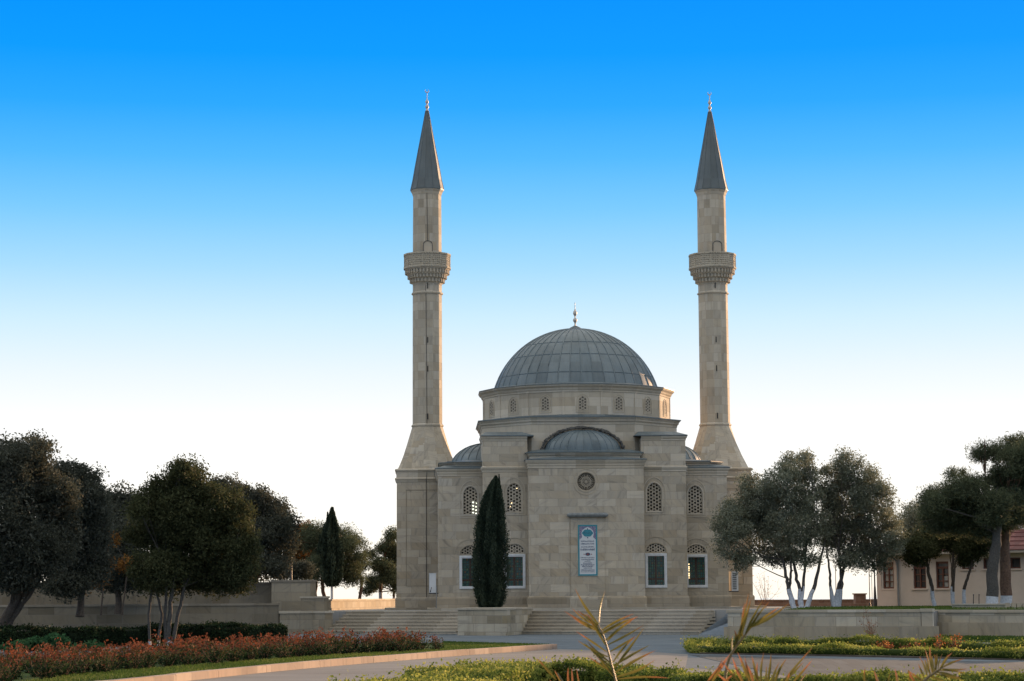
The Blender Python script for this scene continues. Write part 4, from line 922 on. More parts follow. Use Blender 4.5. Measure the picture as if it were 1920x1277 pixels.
def tree(name, label, cat, D, trunks, blobs, n, leaf, mat, bark='bark', white=None, seed=1, clump=.28, aspect=2.2, per=26, group=None, up=0.0, limbs=True, shell=.42, ground=None, dep=1.0, dens=2.3, tints=0.0):
    """trunks: list of pixel polylines with radii: [(px,py,r), ...]; whitewash below height `white`"""
    rng = np.random.default_rng(seed)
    z0 = TE if ground is None else ground
    base = at_d(trunks[0][0][0], trunks[0][0][1], D); t = thing(name, label, cat, (base[0], base[1], z0), 0, group); org = np.array((base[0], base[1], z0))
    bl = [(c-org, tuple(.93*q for q in r)) for c, r in pxblobs(blobs, D, dep, rng)]; main = list(bl)
    for c, r in main:      # smaller boughs that break the outline
        for _ in range(5):
            d = rng.normal(size=3); d[2] = d[2]*.8+.25; d /= np.linalg.norm(d); f = rng.uniform(.26,.46); m_ = min(r)
            bl.append((c+d*np.array(r)*rng.uniform(.72,.98), (r[0]*.3+m_*f*.5, r[1]*.3+m_*f*.5, m_*f)))
    for c, r in main:      # sprigs that stick out of the crown
        for _ in range(9):
            d = rng.normal(size=3); d[2] = abs(d[2])*1.1-.1; d /= np.linalg.norm(d); m_ = min(r)*rng.uniform(.13,.22)
            bl.append((c+d*np.array(r)*rng.uniform(1.0,1.2), (m_, m_, m_*1.3)))
    b = MB(); tops = []
    for tr in trunks:
        dd = rng.uniform(-.25,.25); pts = [at_d(px, py, D+dd*(i/max(1,len(tr)-1)))-org for i, (px, py, r) in enumerate(tr)]
        pts[0][2] = min(pts[0][2], -.05)
        # resample with a little wobble
        P, Rr = [], []
        for i in range(len(pts)-1):
            m = 5
            for k in range(m):
                u = k/m; P.append(pts[i]*(1-u)+pts[i+1]*u+(rng.normal(size=3)*min(.22*tr[i][2],.018) if (i or k) else 0)); Rr.append(tr[i][2]*(1-u)+tr[i+1][2]*u)
        P.append(pts[-1]); Rr.append(tr[-1][2]); Rr[0] *= 1.25
        nlow = len(b.f); b.tube(P, Rr, 9)
        tops.append((P[-1], Rr[-1], P))
    if limbs:
        for c, r in main:
            j = min(range(len(tops)), key=lambda q: np.linalg.norm(tops[q][0]-c)); p, rr_, path = tops[j]
            s0 = path[rng.integers(len(path)*6//10, len(path))]
            pts = limb(b, s0, c, rr_*.62, .015, rng, .1)
            for q in range(3):
                e = c+rng.normal(size=3)*np.array(r)*.55; limb(b, pts[rng.integers(2,5)], e, rr_*.25, .008, rng, .1, 5)
    if white is not None:
        vs = b.v
        for i, f in enumerate(b.f):
            if sum(vs[k][2] for k in f)/len(f) < white: b.m[i] = 1
    b.build('trunk', [bark, 'whitewash'], t)
    P, tone, _ = crown_points(bl, int(n*dens*1.3), rng, clump*.9, per, shell)
    leaf_mesh('crown', P, leaf*.98, mat, t, aspect, np.clip(tone+tints, 0, 1), rng, up)
    return t

# ------------------------------------------------------------------ trees on the left
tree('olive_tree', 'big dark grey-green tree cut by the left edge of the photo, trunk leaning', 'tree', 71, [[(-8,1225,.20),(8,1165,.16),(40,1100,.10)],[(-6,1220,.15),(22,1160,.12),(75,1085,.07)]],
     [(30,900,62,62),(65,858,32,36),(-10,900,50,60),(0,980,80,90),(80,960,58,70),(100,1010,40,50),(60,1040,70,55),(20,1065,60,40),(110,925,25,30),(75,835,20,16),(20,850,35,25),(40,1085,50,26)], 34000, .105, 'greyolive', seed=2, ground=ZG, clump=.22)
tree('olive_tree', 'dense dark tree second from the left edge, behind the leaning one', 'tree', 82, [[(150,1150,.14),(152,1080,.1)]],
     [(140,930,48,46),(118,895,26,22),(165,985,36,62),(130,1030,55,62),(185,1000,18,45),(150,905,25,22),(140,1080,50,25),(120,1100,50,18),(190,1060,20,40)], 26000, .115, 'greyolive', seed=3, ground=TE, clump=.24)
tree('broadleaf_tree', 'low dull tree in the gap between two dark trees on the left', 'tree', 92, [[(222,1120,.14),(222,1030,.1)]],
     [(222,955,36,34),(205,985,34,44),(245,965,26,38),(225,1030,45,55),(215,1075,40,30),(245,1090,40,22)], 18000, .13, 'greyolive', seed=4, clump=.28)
tree('autumn_shrub', 'shrub with dull orange leaves glowing in the shade between the dark trees on the left', 'shrub', 88, [[(190,1120,.04),(195,1080,.02)],[(230,1120,.04),(238,1070,.02)]],
     [(190,1062,16,20),(150,1098,20,9),(240,1060,16,12),(212,1012,8,12),(178,1088,20,9)], 1500, .12, 'amber', seed=5, clump=.2, ground=TE)
tree('multi_stem_tree', 'bushy olive-brown tree with several thin stems standing in front of the garden wall', 'tree', 71.8,
     [[(281,1203,.05),(279,1150,.045),(284,1105,.04),(270,1060,.03)],[(296,1202,.05),(303,1150,.045),(296,1120,.04),(286,1080,.03)],[(316,1206,.10),(318,1160,.075),(322,1110,.06),(335,1030,.03)],[(322,1206,.085),(332,1160,.06),(345,1100,.05),(380,1030,.03)],[(312,1206,.08),(309,1160,.05),(312,1100,.045),(310,1020,.03)]],
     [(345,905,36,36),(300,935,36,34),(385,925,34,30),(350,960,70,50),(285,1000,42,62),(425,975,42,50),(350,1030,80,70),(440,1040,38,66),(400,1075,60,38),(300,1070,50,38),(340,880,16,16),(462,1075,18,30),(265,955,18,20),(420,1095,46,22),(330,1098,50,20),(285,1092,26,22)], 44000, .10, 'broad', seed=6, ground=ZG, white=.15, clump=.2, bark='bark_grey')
tree('olive_tree', 'rounded blue-grey tree right of the multi-stemmed one, above the stone wall end', 'tree', 100, [[(480,1130,.16),(478,1050,.12)]],
     [(425,922,34,24),(465,945,40,34),(505,965,34,34),(530,995,26,36),(500,1020,46,50),(440,1000,50,60),(470,1060,60,36),(395,925,20,18),(545,1020,12,22)], 26000, .125, 'greyolive', seed=7, clump=.25)
tree('amber_conifer', 'small amber-brown conifer beside the lamp post', 'tree', 116, [[(572,1125,.1),(574,1050,.08)]],
     [(572,1005,24,22),(578,1040,26,26),(560,1025,18,30),(590,1058,14,16)], 6000, .14, 'amber', seed=8, clump=.22, tints=-.15)
tree('low_shrub', 'rounded dark shrub behind the wall end by the lamp post', 'shrub', 108, [[(548,1120,.06),(548,1085,.04)]],
     [(530,1070,22,16),(562,1072,24,18),(515,1066,14,12)], 4000, .12, 'greyolive', seed=9, clump=.2)
tree('pine_tree', 'spreading round pine at the left parapet, trunks whitewashed below', 'pine tree', 114,
     [[(588,1122,.16),(592,1090,.12),(600,1050,.08)],[(612,1122,.11),(604,1085,.09),(615,1040,.06)],[(672,1122,.09),(678,1090,.08),(668,1060,.05)]],
     [(635,1010,32,28),(655,1040,32,34),(610,1030,34,40),(662,1080,20,16),(640,1070,36,28),(600,1070,30,26),(590,1000,22,18),(675,1062,14,14)], 16000, .14, 'pine', 'bark_pine', .55, 10, .24, 4.0)
def column_points(rng, n, prof, org, up=True):
    z = rng.random(n); zz = np.interp(z, np.linspace(0,1,len(prof)), [p[0] for p in prof]); rr_ = np.interp(z, np.linspace(0,1,len(prof)), [p[1] for p in prof])
    a = rng.random(n)*2*np.pi; flute = 1+.10*np.sin(a*5+zz*1.1)+.07*np.sin(a*11-zz*.8)+.05*np.sin(zz*5+a*3)
    r = rr_*flute*(1-.32*rng.random(n)**1.6)*(1+.07*rng.normal(size=n).clip(-1,2.2))
    return np.stack([r*np.cos(a), r*np.sin(a), zz], 1), a, flute
def cypress(name, label, D, px, pybase, prof_px, n, leaf, seed, zb, spikes=(), mat='cypress', trunk_white=None, lean=0.0):
    rng = np.random.default_rng(seed); base = at_d(px, pybase, D); t = thing(name, label, 'cypress', (base[0], base[1], zb)); s_ = D/F
    prof = [((at_d(px, py, D)[2]-zb), w*s_) for py, w in prof_px]
    P, a, fl = column_points(rng, n, prof, None); zt = prof[-1][0]; P[:,0] += lean*s_*np.clip(P[:,2]/zt, 0, 1)**3
    dirs = np.stack([np.cos(a)*.3, np.sin(a)*.3, np.full(n, 1.0)], 1); tone = .5+(fl-1)*2.6+rng.normal(0,.16,n)
    for (sx, sy, sw, sh) in spikes:    # small leaders at the top and flank
        m = int(n*.035); u = rng.random(m); q = at_d(sx, sy+sh, D)-np.array((base[0], base[1], zb))
        aa = rng.random(m)*6.28; rr_ = (1-u)*sw*s_*rng.random(m)**.5
        P = np.vstack([P, q+np.stack([rr_*np.cos(aa), rr_*np.sin(aa), u*sh*s_], 1)]); dirs = np.vstack([dirs, np.tile((0,0,1.), (m,1))]); tone = np.concatenate([tone, rng.normal(.5,.15,m)])
    core = MB(); core.lathe([(max(.01, r*.62), z) for z, r in prof], 14); core.v = [(x+lean*s_*max(0, z/zt)**3, y, z) for x, y, z in core.v]
    leaf_mesh('foliage', P, leaf, mat, t, 2.6, np.clip(tone,0,1), rng, 0, dirs, (core.v, core.f), .3)
    b = MB(); z0 = prof[0][0]; b.tube([(0,0,min(-.03,-.03)),(.01,0,z0*.5),(0,0,z0+.4)], [.09,.075,.06], 8); b.build('trunk', 'whitewash' if trunk_white else 'bark', t); return t
cypress('cypress', 'tall narrow dark cypress rising among the far pines on the left', 112, 622, 1120, [(1098,10),(1080,18),(1040,21),(1005,17),(988,12),(972,7),(953,1)], 12000, .16, 21, TE, [(607,985,8,40),(614,962,6,34),(634,985,6,40),(600,1005,7,34),(640,1008,6,30)], trunk_white=True)
tree('pine_tree', 'ragged pine with a white trunk beside the left minaret', 'pine tree', 117,
     [[(713,1124,.11),(714,1090,.09),(722,1040,.07),(732,1000,.03)],[(738,1124,.08),(738,1085,.06)]],
     [(735,1005,11,14),(728,1030,22,13),(740,1045,20,18),(712,1060,20,14),(735,1080,26,18),(705,1095,20,13),(695,1040,12,6),(745,1100,14,14),(680,1044,10,5),(690,1108,10,8)], 11000, .14, 'pine', 'bark_pine', .75, 11, .2, 4.0)
# thin bare branches between the far pines
# ------------------------------------------------------------------ cypress on the planter
CYP = 89.5
cypress('cypress', 'stout dark cypress standing on the planter block in front of the mosque wall', CYP, 919, 1141,
        [(1142,15),(1130,22),(1115,27),(1090,31),(1060,32),(1030,31),(1000,27.5),(970,24),(945,20),(925,15),(908,9),(893,1)], 46000, .085, 22, .02, [(911,922,6,40),(897,965,6,40),(936,890,5,40)], lean=12)
# ------------------------------------------------------------------ olive trees on the right terrace
OL = 'whitewashed olive trees on the right terrace'
tree('olive_tree', 'broad olive tree with three whitewashed stems, overlapping the right minaret', 'olive tree', 92,
     [[(1489,1140,.12),(1478,1105,.08),(1474,1080,.07),(1466,1030,.04)],[(1490,1140,.09),(1480,1100,.065),(1483,1070,.05),(1486,1020,.03)],[(1501,1140,.12),(1499,1105,.08),(1488,1060,.06),(1480,1020,.04)],[(1503,1140,.1),(1506,1100,.07),(1509,1060,.05),(1512,1010,.03)],[(1510,1140,.12),(1526,1105,.085),(1536,1062,.06),(1548,1010,.035)]],
     [(1500,880,34,30),(1465,905,34,32),(1430,940,42,38),(1480,940,55,45),(1395,965,42,45),(1370,990,32,36),(1365,1025,26,30),(1390,1048,24,20),(1430,1000,50,46),(1480,1000,50,46),(1520,930,24,45),(1460,1045,44,22),(1405,905,18,18),(1510,860,14,12),(1525,990,30,50),(1345,985,10,14),(1510,1050,24,14)], 42000, .10, 'olive', 'bark_grey', .85, 31, .19, 2.6, group=OL, dens=1.7)
tree('olive_tree', 'olive tree with a forked whitewashed trunk right of the broad one', 'olive tree', 93,
     [[(1566,1139,.15),(1556,1100,.06),(1556,1072,.05),(1549,1030,.03)],[(1567,1139,.16),(1574,1095,.085),(1584,1060,.065),(1600,1010,.04)],[(1572,1139,.1),(1578,1095,.07),(1574,1050,.045),(1572,1010,.03)]],
     [(1590,872,26,26),(1562,905,28,30),(1615,905,38,36),(1640,945,34,40),(1590,950,45,45),(1655,985,30,40),(1600,1005,55,44),(1560,1000,30,45),(1650,1030,38,26),(1600,1050,40,20),(1680,1015,20,22),(1655,920,14,26),(1548,930,18,26),(1640,1062,26,14)], 34000, .10, 'olive', 'bark_grey', .85, 32, .19, 2.6, group=OL, dens=1.7)
tree('broadleaf_tree', 'loose tree with sky showing through, left of the pines and over the red roof', 'tree', 122, [[(1712,1128,.10),(1715,1080,.08),(1718,1010,.05)]],
     [(1715,970,24,26),(1728,1000,30,28),(1700,990,20,26),(1745,985,18,16),(1715,1020,26,18)], 6500, .11, 'olive', 'bark_grey', None, 33, .22, 2.4)
# pines
PN = 'tall pines with whitewashed trunk bases'
tree('pine_tree', 'tall pine with thick grey trunk, left of the two pines before the house', 'pine tree', 89,
     [[(1860,1128,.26),(1860,1080,.235),(1866,1020,.2),(1872,985,.15),(1866,950,.08)]],
     [(1745,945,24,20),(1770,935,34,26),(1800,915,34,22),(1790,955,48,30),(1830,940,34,28),(1815,975,50,26),(1760,965,34,22),(1845,985,34,18),(1785,890,9,12),(1805,888,7,9),(1835,905,22,14),(1850,1000,24,12),(1770,990,40,16),(1868,945,26,22,-.8),(1860,970,26,16,-.9)], 30000, .13, 'pine', 'bark_grey', .5, 34, .2, 5.0, group=PN)
tree('pine_tree', 'tall pine with reddish trunk reaching the right edge of the photo', 'pine tree', 90.5,
     [[(1886,1128,.25),(1886,1080,.23),(1884,1020,.19),(1888,975,.15),(1896,930,.08)]],
     [(1838,852,18,15),(1858,850,26,17),(1885,848,30,20),(1912,835,24,20),(1905,870,36,24),(1925,860,40,40),(1885,900,36,24),(1920,920,50,40),(1880,925,34,22),(1870,950,36,18),(1910,965,40,24),(1846,832,5,10),(1940,900,50,60),(1875,985,34,14),(1895,945,32,30,-.9),(1900,975,30,16,-.8)], 32000, .13, 'pine', 'bark_pine', .48, 35, .2, 5.0, group=PN)
# small trees against the house
SM = 'small whitewashed trees before the house'
tree('small_tree', 'small tree leaning left before the house, between the first two windows', 'tree', 95, [[(1752,1140,.10),(1747,1100,.085),(1738,1065,.07),(1736,1020,.05)]],
     [(1722,1030,24,20),(1715,1045,18,14),(1738,1012,26,20),(1705,1022,16,18),(1750,1030,16,16)], 7000, .10, 'broad', 'bark', .82, 36, .18, 2.2, group=SM)
tree('small_tree', 'small forked tree before the house beside its third window', 'tree', 95, [[(1786,1140,.09),(1786,1090,.07),(1785,1065,.06),(1789,1025,.04)],[(1786,1100,.05),(1790,1060,.045),(1798,1035,.03)]],
     [(1790,1020,26,14),(1800,1008,26,16)], 4200, .10, 'broad', 'bark', .82, 37, .18, 2.2, group=SM)
tree('small_tree', 'small tree leaning right before the house, next to the pine trunks', 'tree', 95, [[(1807,1140,.09),(1808,1105,.075),(1815,1080,.06),(1826,1045,.04)]],
     [(1820,1030,26,18),(1835,1015,24,16),(1812,1050,12,9)], 5200, .10, 'broad', 'bark', .82, 38, .18, 2.2, group=SM)

# ------------------------------------------------------------------ house on the right
hs0 = at_d(1647,1120,104); hs1 = at_d(1925,1120,101)
hx = np.array(hs1[:2])-np.array(hs0[:2]); hl = np.linalg.norm(hx); hang = math.atan2(hx[1], hx[0]); hsc = hl/278.0
house = thing('house', 'cream plastered house with red tiled hip roof and brown windows at the right', 'house', (hs0[0], hs0[1], TE), hang)
def hxp(px): return (px-1647)*hsc
ZP = lambda py: (at_d(1760, py, 103)[2]-TE)
HL = hl+17  # house stretched out of view so its shadow covers the plaza
specs = [(1657,1678,1053,1103),(1716,1740,1053,1103),(1759,1783,1053,1103),(1808,1830,1048,1068),(1848,1868,1048,1068),(1897,1916,1048,1068),(1950,1972,1053,1103)]
holes = [[(hxp(a),ZP(d)),(hxp(b_),ZP(d)),(hxp(b_),ZP(c)),(hxp(a),ZP(c))] for a, b_, c, d in specs]
ze = ZP(1040)
b = MB(); b.facade([(0,-.3),(HL,-.3),(HL,ze),(0,ze)], holes, 0, .22); b.box(0, HL, 0, 7, -.3, ze, 0, skip='fb'); b.build('wall', 'plaster', house)
b = MB(); b.box(-.04, hxp(1686), -.05, -.001, -.3, ZP(1106)); b.box(-.04,hxp(1654),-.05,-.001,ZP(1106),ze); b.box(hxp(1681),hxp(1686),-.05,-.001,ZP(1106),ze); b.box(hxp(1654),hxp(1681),-.05,-.001,ZP(1050),ze); b.build('corner_bay', 'plaster_trim', house)
b = MB(); b.box(-.45, HL, -.5, .0, ze-.02, ze+.12); b.box(-.55, HL, -.6, -.5, ze+.02, ze+.16); b.build('eaves', 'eave', house)
b = MB(); zr = ZP(975); x0, x1, y0, y1 = -.6, HL+.5, -.62, 7.6; z0 = ze+.14
b.add([(x0,y0,z0),(x1,y0,z0),(x1,y1,z0),(x0,y1,z0),(x0+3.4,3.5,zr),(x1,3.5,zr)], [(0,1,5,4),(4,5,2,3),(0,4,3)]); b.add([(x0,y0,z0),(x1,y0,z0),(x1,y1,z0),(x0,y1,z0)], [(3,2,1,0)])
for i in range(7):
    f = i/7; b.box(x0+3.4*f, x1, y0+4.12*f-.02, y0+4.12*f+.05, z0+(zr-z0)*f, z0+(zr-z0)*f+.03)
b.tube([(x0+3.4,3.5,zr+.03),(x1,3.5,zr+.03)], .09, 7); b.tube([(x0,y0,z0+.03),(x0+3.4,3.5,zr+.03)], .07, 7)
b.build('roof', 'rooftile', house)
b = MB(); cx = hxp(1893); b.box(cx-.35,cx+.35,2.2,2.9,zr-1.2,ZP(968)); b.box(cx-.42,cx+.42,2.13,2.97,ZP(968),ZP(964)); b.build('chimney', 'plaster', house)
for i, (a, b_, c, d) in enumerate(specs[:6]):
    xa, xb, za, zb = hxp(a), hxp(b_), ZP(d), ZP(c); w = MB()
    w.ringplate([(xa+.06,za+.06),(xb-.06,za+.06),(xb-.06,zb-.06),(xa+.06,zb-.06)], [(xa,za),(xb,za),(xb,zb),(xa,zb)], .06, .16)
    if d > 1080:
        zm = zb-.42*(zb-za)*.55; w.box(xa+.05,xb-.05,.07,.15,zm-.05,zm+.05); xm = (xa+xb)/2; w.box(xm-.03,xm+.03,.075,.15,za+.05,zm)
        for q in (.35,.68): zq = za+(zm-za)*q; w.box(xa+.05,xb-.05,.08,.145,zq-.02,zq+.02)
        w.box(xa+.06,xb-.06,.085,.145,zb-.1,zb-.05)
    wo_ = w.build('window', 'wood', house)
    p_ = MB(); p_.box(xa,xb,.152,.17,za,zb); p_.build('pane', 'glass', wo_)
    if i in (0, 2):
        p_ = MB(); zt_ = za+(zb-za)*(.72 if i == 0 else .45); x0_ = xa+.07 if i == 0 else (xa+xb)/2-.02
        p_.box(x0_, xb-.07, .1455, .1515, za+.07, zt_); p_.build('curtain', 'curtain', wo_)
    s_ = MB(); s_.box(xa-.08,xb+.08,-.075,.06,za-.07,za-.005); s_.build('sill', 'plaster_trim', wo_)
b = MB(); xx = hxp(1687); b.tube([(xx-.25,-.45,ze+.05),(xx-.05,-.12,ze-.25),(xx,-.1,ze-.5),(xx+.02,-.1,-.2)], .045, 8); b.build('downpipe', 'pipe', house)
# ------------------------------------------------------------------ poles and lamp posts
def pole(name, px, py0, py1, D, r, label, cat, cone=False, lamp=False):
    p = at_d(px, py0, D); z1 = at_d(px, py1, D)[2]; t = thing(name, label, cat, (p[0], p[1], TE)); h = z1-TE
    b = MB(); b.lathe([(r*1.8,-.05),(r*1.8,.12),(r*1.1,.16),(r,.2),(r*.75,h)], 10, (0,0), 0, 0, True, True, None, True); b.build('pole', 'iron', t)
    if cone: b = MB(); b.lathe([(.09,0),(.095,.15),(.075,.4),(.06,.7),(.05,.9),(r,1.0)], 12, (0,0), 0, 0, True, True, None, True); b.build('base_sleeve', 'iron', t)
    if lamp: b = MB(); b.lathe([(.02,h),(.09,h+.03),(.12,h+.1),(.05,h+.2),(.015,h+.24)], 10, (0,0), 0, 0, True, True, None, True); b.build('lamp_head', 'iron', t)
    return t
pole('lamp_post', 546, 1100, 1036, 101, .055, 'plain grey lamp post above the stone wall end on the left', 'lamp post', lamp=True)
pole('lamp_post', 1641, 1128, 1045, 105, .04, 'dark post with thick sleeved foot at the corner of the house', 'post', cone=True)
pole('flag_pole', 1631, 1128, 1058, 108, .025, 'thin bare pole just left of the sleeved post by the house', 'pole')
pole('flag_pole', 1635.5, 1128, 1070, 112, .018, 'thinnest bare pole between the sleeved post and its neighbour', 'pole')
pole('flag_pole', 1568, 1128, 1060, 106, .022, 'thin bare pole behind the forked whitewashed olive trunk', 'pole')
for i, px in enumerate((1825, 1835.5)):
    p = at_d(px, 1125, 92); b = MB(); b.tube([(0,0,-.05),(.0,0,.3),(.012,0,.55)], [.02,.018,.015], 6)
    b.lathe([(.03,.53),(.03,.56),(.01,.575)], 6, (.012,0)); tag(b.build('garden_stake', 'iron', None, (p[0],p[1],TE)), ['short dark stake on the lawn, left of the pair by the pine trunks', 'short dark stake on the lawn, right of the pair by the pine trunks'][i], 'stake', 'garden stakes')

# ------------------------------------------------------------------ hedges
def hedge(name, label, path, hw, h, n, leaf, mat, seed, zb, tint=0.0, kind_cat='hedge', wob=.06, round_=.35):
    rng = np.random.default_rng(seed); P = [np.array(p, float) for p in path]
    seg = [np.linalg.norm(P[i+1]-P[i]) for i in range(len(P)-1)]; cum = np.concatenate([[0], np.cumsum(seg)]); T = cum[-1]
    def at(s_):
        s_ = np.asarray(s_); x = np.interp(s_, cum, [p[0] for p in P]); y = np.interp(s_, cum, [p[1] for p in P]); e = .2
        dx = np.interp(np.minimum(s_+e,T), cum, [p[0] for p in P])-np.interp(np.maximum(s_-e,0), cum, [p[0] for p in P]); dy = np.interp(np.minimum(s_+e,T), cum, [p[1] for p in P])-np.interp(np.maximum(s_-e,0), cum, [p[1] for p in P])
        L = np.hypot(dx, dy)+1e-9; return x, y, -dy/L, dx/L
    s_ = rng.random(n)*T; u = rng.random(n)
    # walk round the section: front side, top, back side
    per = 2*h+2*hw; q = u*per; off = np.where(q < h, -hw, np.where(q < h+2*hw, q-h-hw, hw)); z = np.where(q < h, q, np.where(q < h+2*hw, h, per-q))
    cut = round_*np.clip((z-h*.6)/(h*.4), 0, 1)**2; off = off*(1-cut*.35*(np.abs(off) > hw*.98)); z = z-round_*.25*h*np.clip(np.abs(off)/hw, 0, 1)**4*(z > h*.97)
    w = np.sin(s_*2.3+seed)*.7+np.sin(s_*.83+seed*2)*.8+np.sin(s_*5.1+off*4)*.5+rng.normal(0,.5,n)+(rng.random(n) < .03)*rng.uniform(.5,2.2,n); off = off+w*wob*np.sign(off+1e-6); z = np.clip(z+w*wob*.9, .0, None)
    x, y, nx, ny = at(s_); C = np.stack([x+nx*off, y+ny*off, zb+z], 1)
    ends = rng.random(n) < (2*hw*h*2)/(T*per); es = rng.random(n) < .5
    xe, ye, nxe, nye = at(np.where(es, T, 0)); o2 = rng.uniform(-hw,hw,n); z2 = rng.uniform(0,h,n); C[ends] = np.stack([xe+nxe*o2, ye+nye*o2, zb+z2], 1)[ends]
    tone = np.clip(.45+.2*np.sin(s_*3.7+off*5)+rng.normal(0,.2,n)+tint, 0, 1)
    core = MB(); m = max(2, int(T/1.0)); rings = []
    for i in range(m+1):
        x, y, nx, ny = at(T*i/m); k = .86; rings.append([(x+nx*o*hw*k, y+ny*o*hw*k, zb+zz*h) for o, zz in ((-1,-.05),(-1,.75),(-.7,.9),(.7,.9),(1,.75),(1,-.05))])
    core.loft(rings, True, True, True)
    o = leaf_mesh(name, C, leaf, mat, None, 1.7, tone, rng, .5, None, (core.v, core.f)); return tag(o, label, kind_cat)
hd = [at_d(px, 1200, D)[:2] for px, D in ((-60,69),(200,72),(524,76.5))]
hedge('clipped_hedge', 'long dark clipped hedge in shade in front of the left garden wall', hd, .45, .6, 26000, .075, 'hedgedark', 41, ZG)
hk = lambda L: [at_z(px, py, ZG)[:2] for px, py in L]
hedge('low_hedge', 'low sunlit yellow-green hedge curving along the near edge of the right hedge island', hk([(1480,1211),(1410,1210),(1345,1213),(1306,1220),(1312,1225),(1400,1226.5),(1500,1228),(1700,1231.5),(1960,1238)]), .30, .17, 26000, .05, 'hedge', 42, ZG+.03, .18)
hedge('low_hedge', 'low hedge along the far side of the right hedge island, dark front and bright top', hk([(1440,1218),(1480,1220.5),(1550,1221),(1700,1223),(1820,1226),(1960,1231)]), .30, .27, 26000, .05, 'hedge', 43, ZG+.03, .0)
def hz(L, z): return [at_z(px, py, z)[:2] for px, py in L]
hedge('low_hedge', 'sunlit yellow-green hedge in the bottom centre, curving down to the left', hz([(1030,1252),(960,1253),(880,1262),(800,1277),(720,1298)], ZG+.42), .75, .42, 34000, .045, 'hedge', 44, ZG, .18)
hedge('low_hedge', 'darker hedge in the bottom centre right of the sunlit one, behind the palm frond', hz([(1050,1253),(1150,1254),(1250,1263),(1330,1266)], ZG+.42), .45, .42, 22000, .045, 'hedge', 45, ZG, -.05)
hedge('low_hedge', 'low hedge along the bottom right edge, behind the palm leaflets', hz([(1345,1266),(1500,1268),(1700,1275),(1800,1281),(1980,1279)], ZG+.38), .5, .38, 28000, .045, 'hedge', 46, ZG, .0)
# low green herbs by the dark hedge
rng = np.random.default_rng(51)
HB = [(70,1211,50,9),(105,1203,22,10),(30,1214,30,6),(160,1212,40,5),(60,1207,20,8)]
bl = pxblobs(HB, 66, 1.2, rng); P, tone, _ = crown_points(bl, 5200, rng, .09, 18, .5); P[:,2] = np.maximum(P[:,2], ZG+.01)
o = leaf_mesh('ground_cover', P, .09, 'herb', None, 1.4, tone, rng); o['kind'] = 'stuff'; tag(o, 'patch of low bright green leaves in front of the dark clipped hedge', 'ground cover')

# ------------------------------------------------------------------ grass
def inpoly(x, y, poly):
    c = np.zeros(len(x), bool); n = len(poly)
    for i in range(n):
        x1, y1 = poly[i]; x2, y2 = poly[(i+1) % n]
        k = ((y1 > y) != (y2 > y)) & (x < (x2-x1)*(y-y1)/(y2-y1+1e-12)+x1); c ^= k
    return c
def grass(label, poly, zb, n, hgt, seed, mat='grass', tint=0.0):
    rng = np.random.default_rng(seed); xs = [p[0] for p in poly]; ys = [p[1] for p in poly]
    x = rng.uniform(min(xs), max(xs), n*3); y = rng.uniform(min(ys), max(ys), n*3); k = inpoly(x, y, poly); x, y = x[k][:n], y[k][:n]
    C = np.stack([x, y, np.full(len(x), zb+hgt*.4)], 1); tone = np.clip(.45+.2*np.sin(x*1.3)*np.sin(y*.9)+rng.normal(0,.2,len(x))+tint, 0, 1)
    o = leaf_mesh('grass', C, hgt, mat, None, 5.0, tone, rng, 1.8); o['kind'] = 'stuff'; return tag(o, label, 'grass')
strip = [tuple(K[i]+nk[i]*.2) for i in range(9)]+[G(0,1300),G(150,1277),G(400,1256),G(600,1240),G(830,1226),G(830,1211),(-4.6,-34.4)]
grass('short green grass on the strip between the red shrubs and the kerb', strip, ZG+.10, 60000, .085, 61)
grass('sunlit lawn on the terrace edge below the olive trees and the house', [(5.6,-24.0),(9.5,-25.7),(11.6,-22.6),(20,-24),(20,-6),(9.8,-6)], TE+.03, 16000, .09, 62, tint=.1)
sheet('lawn_verge', [G(1745,1197),G(1960,1199),G(1960,1206),G(1735,1202)], ZG+.03, 'turf', .1)
grass('narrow green verge at the foot of the right retaining wall', [G(1745,1197),G(1960,1199),G(1960,1205),G(1738,1201.5)], ZG+.03, 5000, .12, 63)

# ------------------------------------------------------------------ red shrubs
def shrub_mesh(seed, h=.58, w=.36, n=420, mat='redleaf', top=.78, leaf=.06):
    rng = np.random.default_rng(seed); b = MB(); ns = 11; P = []; tone = []
    for i in range(ns):
        a = rng.uniform(0, 6.28); r = w*rng.uniform(.2,1); tip = np.array((r*math.cos(a), r*math.sin(a), h*rng.uniform(.55,1.22)))
        pts = limb(b, (0,0,-.02), tip, .009, .003, rng, .12, 5); tw = rng.normal(0,.12)
        for k in range(n//ns):
            u = rng.random()**.7; q = pts[min(4, int(u*5))]*1.0; q = q*(1-.0)+rng.normal(size=3)*np.array((.055,.055,.05)); P.append(q); tone.append(np.clip((q[2]/h-top)*1.35+.5+rng.normal(0,.22)+tw, 0, 1))
    return np.array(P), np.array(tone), b, rng, leaf, mat
protos = []
for k in range(5):
    P, tone, b, rng, leaf, mat = shrub_mesh(70+k, h=.38+.04*(k % 3), n=420)
    me_f = leaf_mesh('foliage', P, leaf, mat, None, 1.7, tone, rng); st = b.build('stems', 'twig'); protos.append((me_f.data, st.data))
    bpy.data.objects.remove(me_f); bpy.data.objects.remove(st)
front = [np.array(G(*p)) for p in [(838,1228),(720,1234),(600,1241),(500,1248),(400,1256.5),(280,1266),(150,1279),(0,1296)]]
cum = np.concatenate([[0], np.cumsum([np.linalg.norm(front[i+1]-front[i]) for i in range(len(front)-1)])])
rs = random.Random(9); cnt = 0
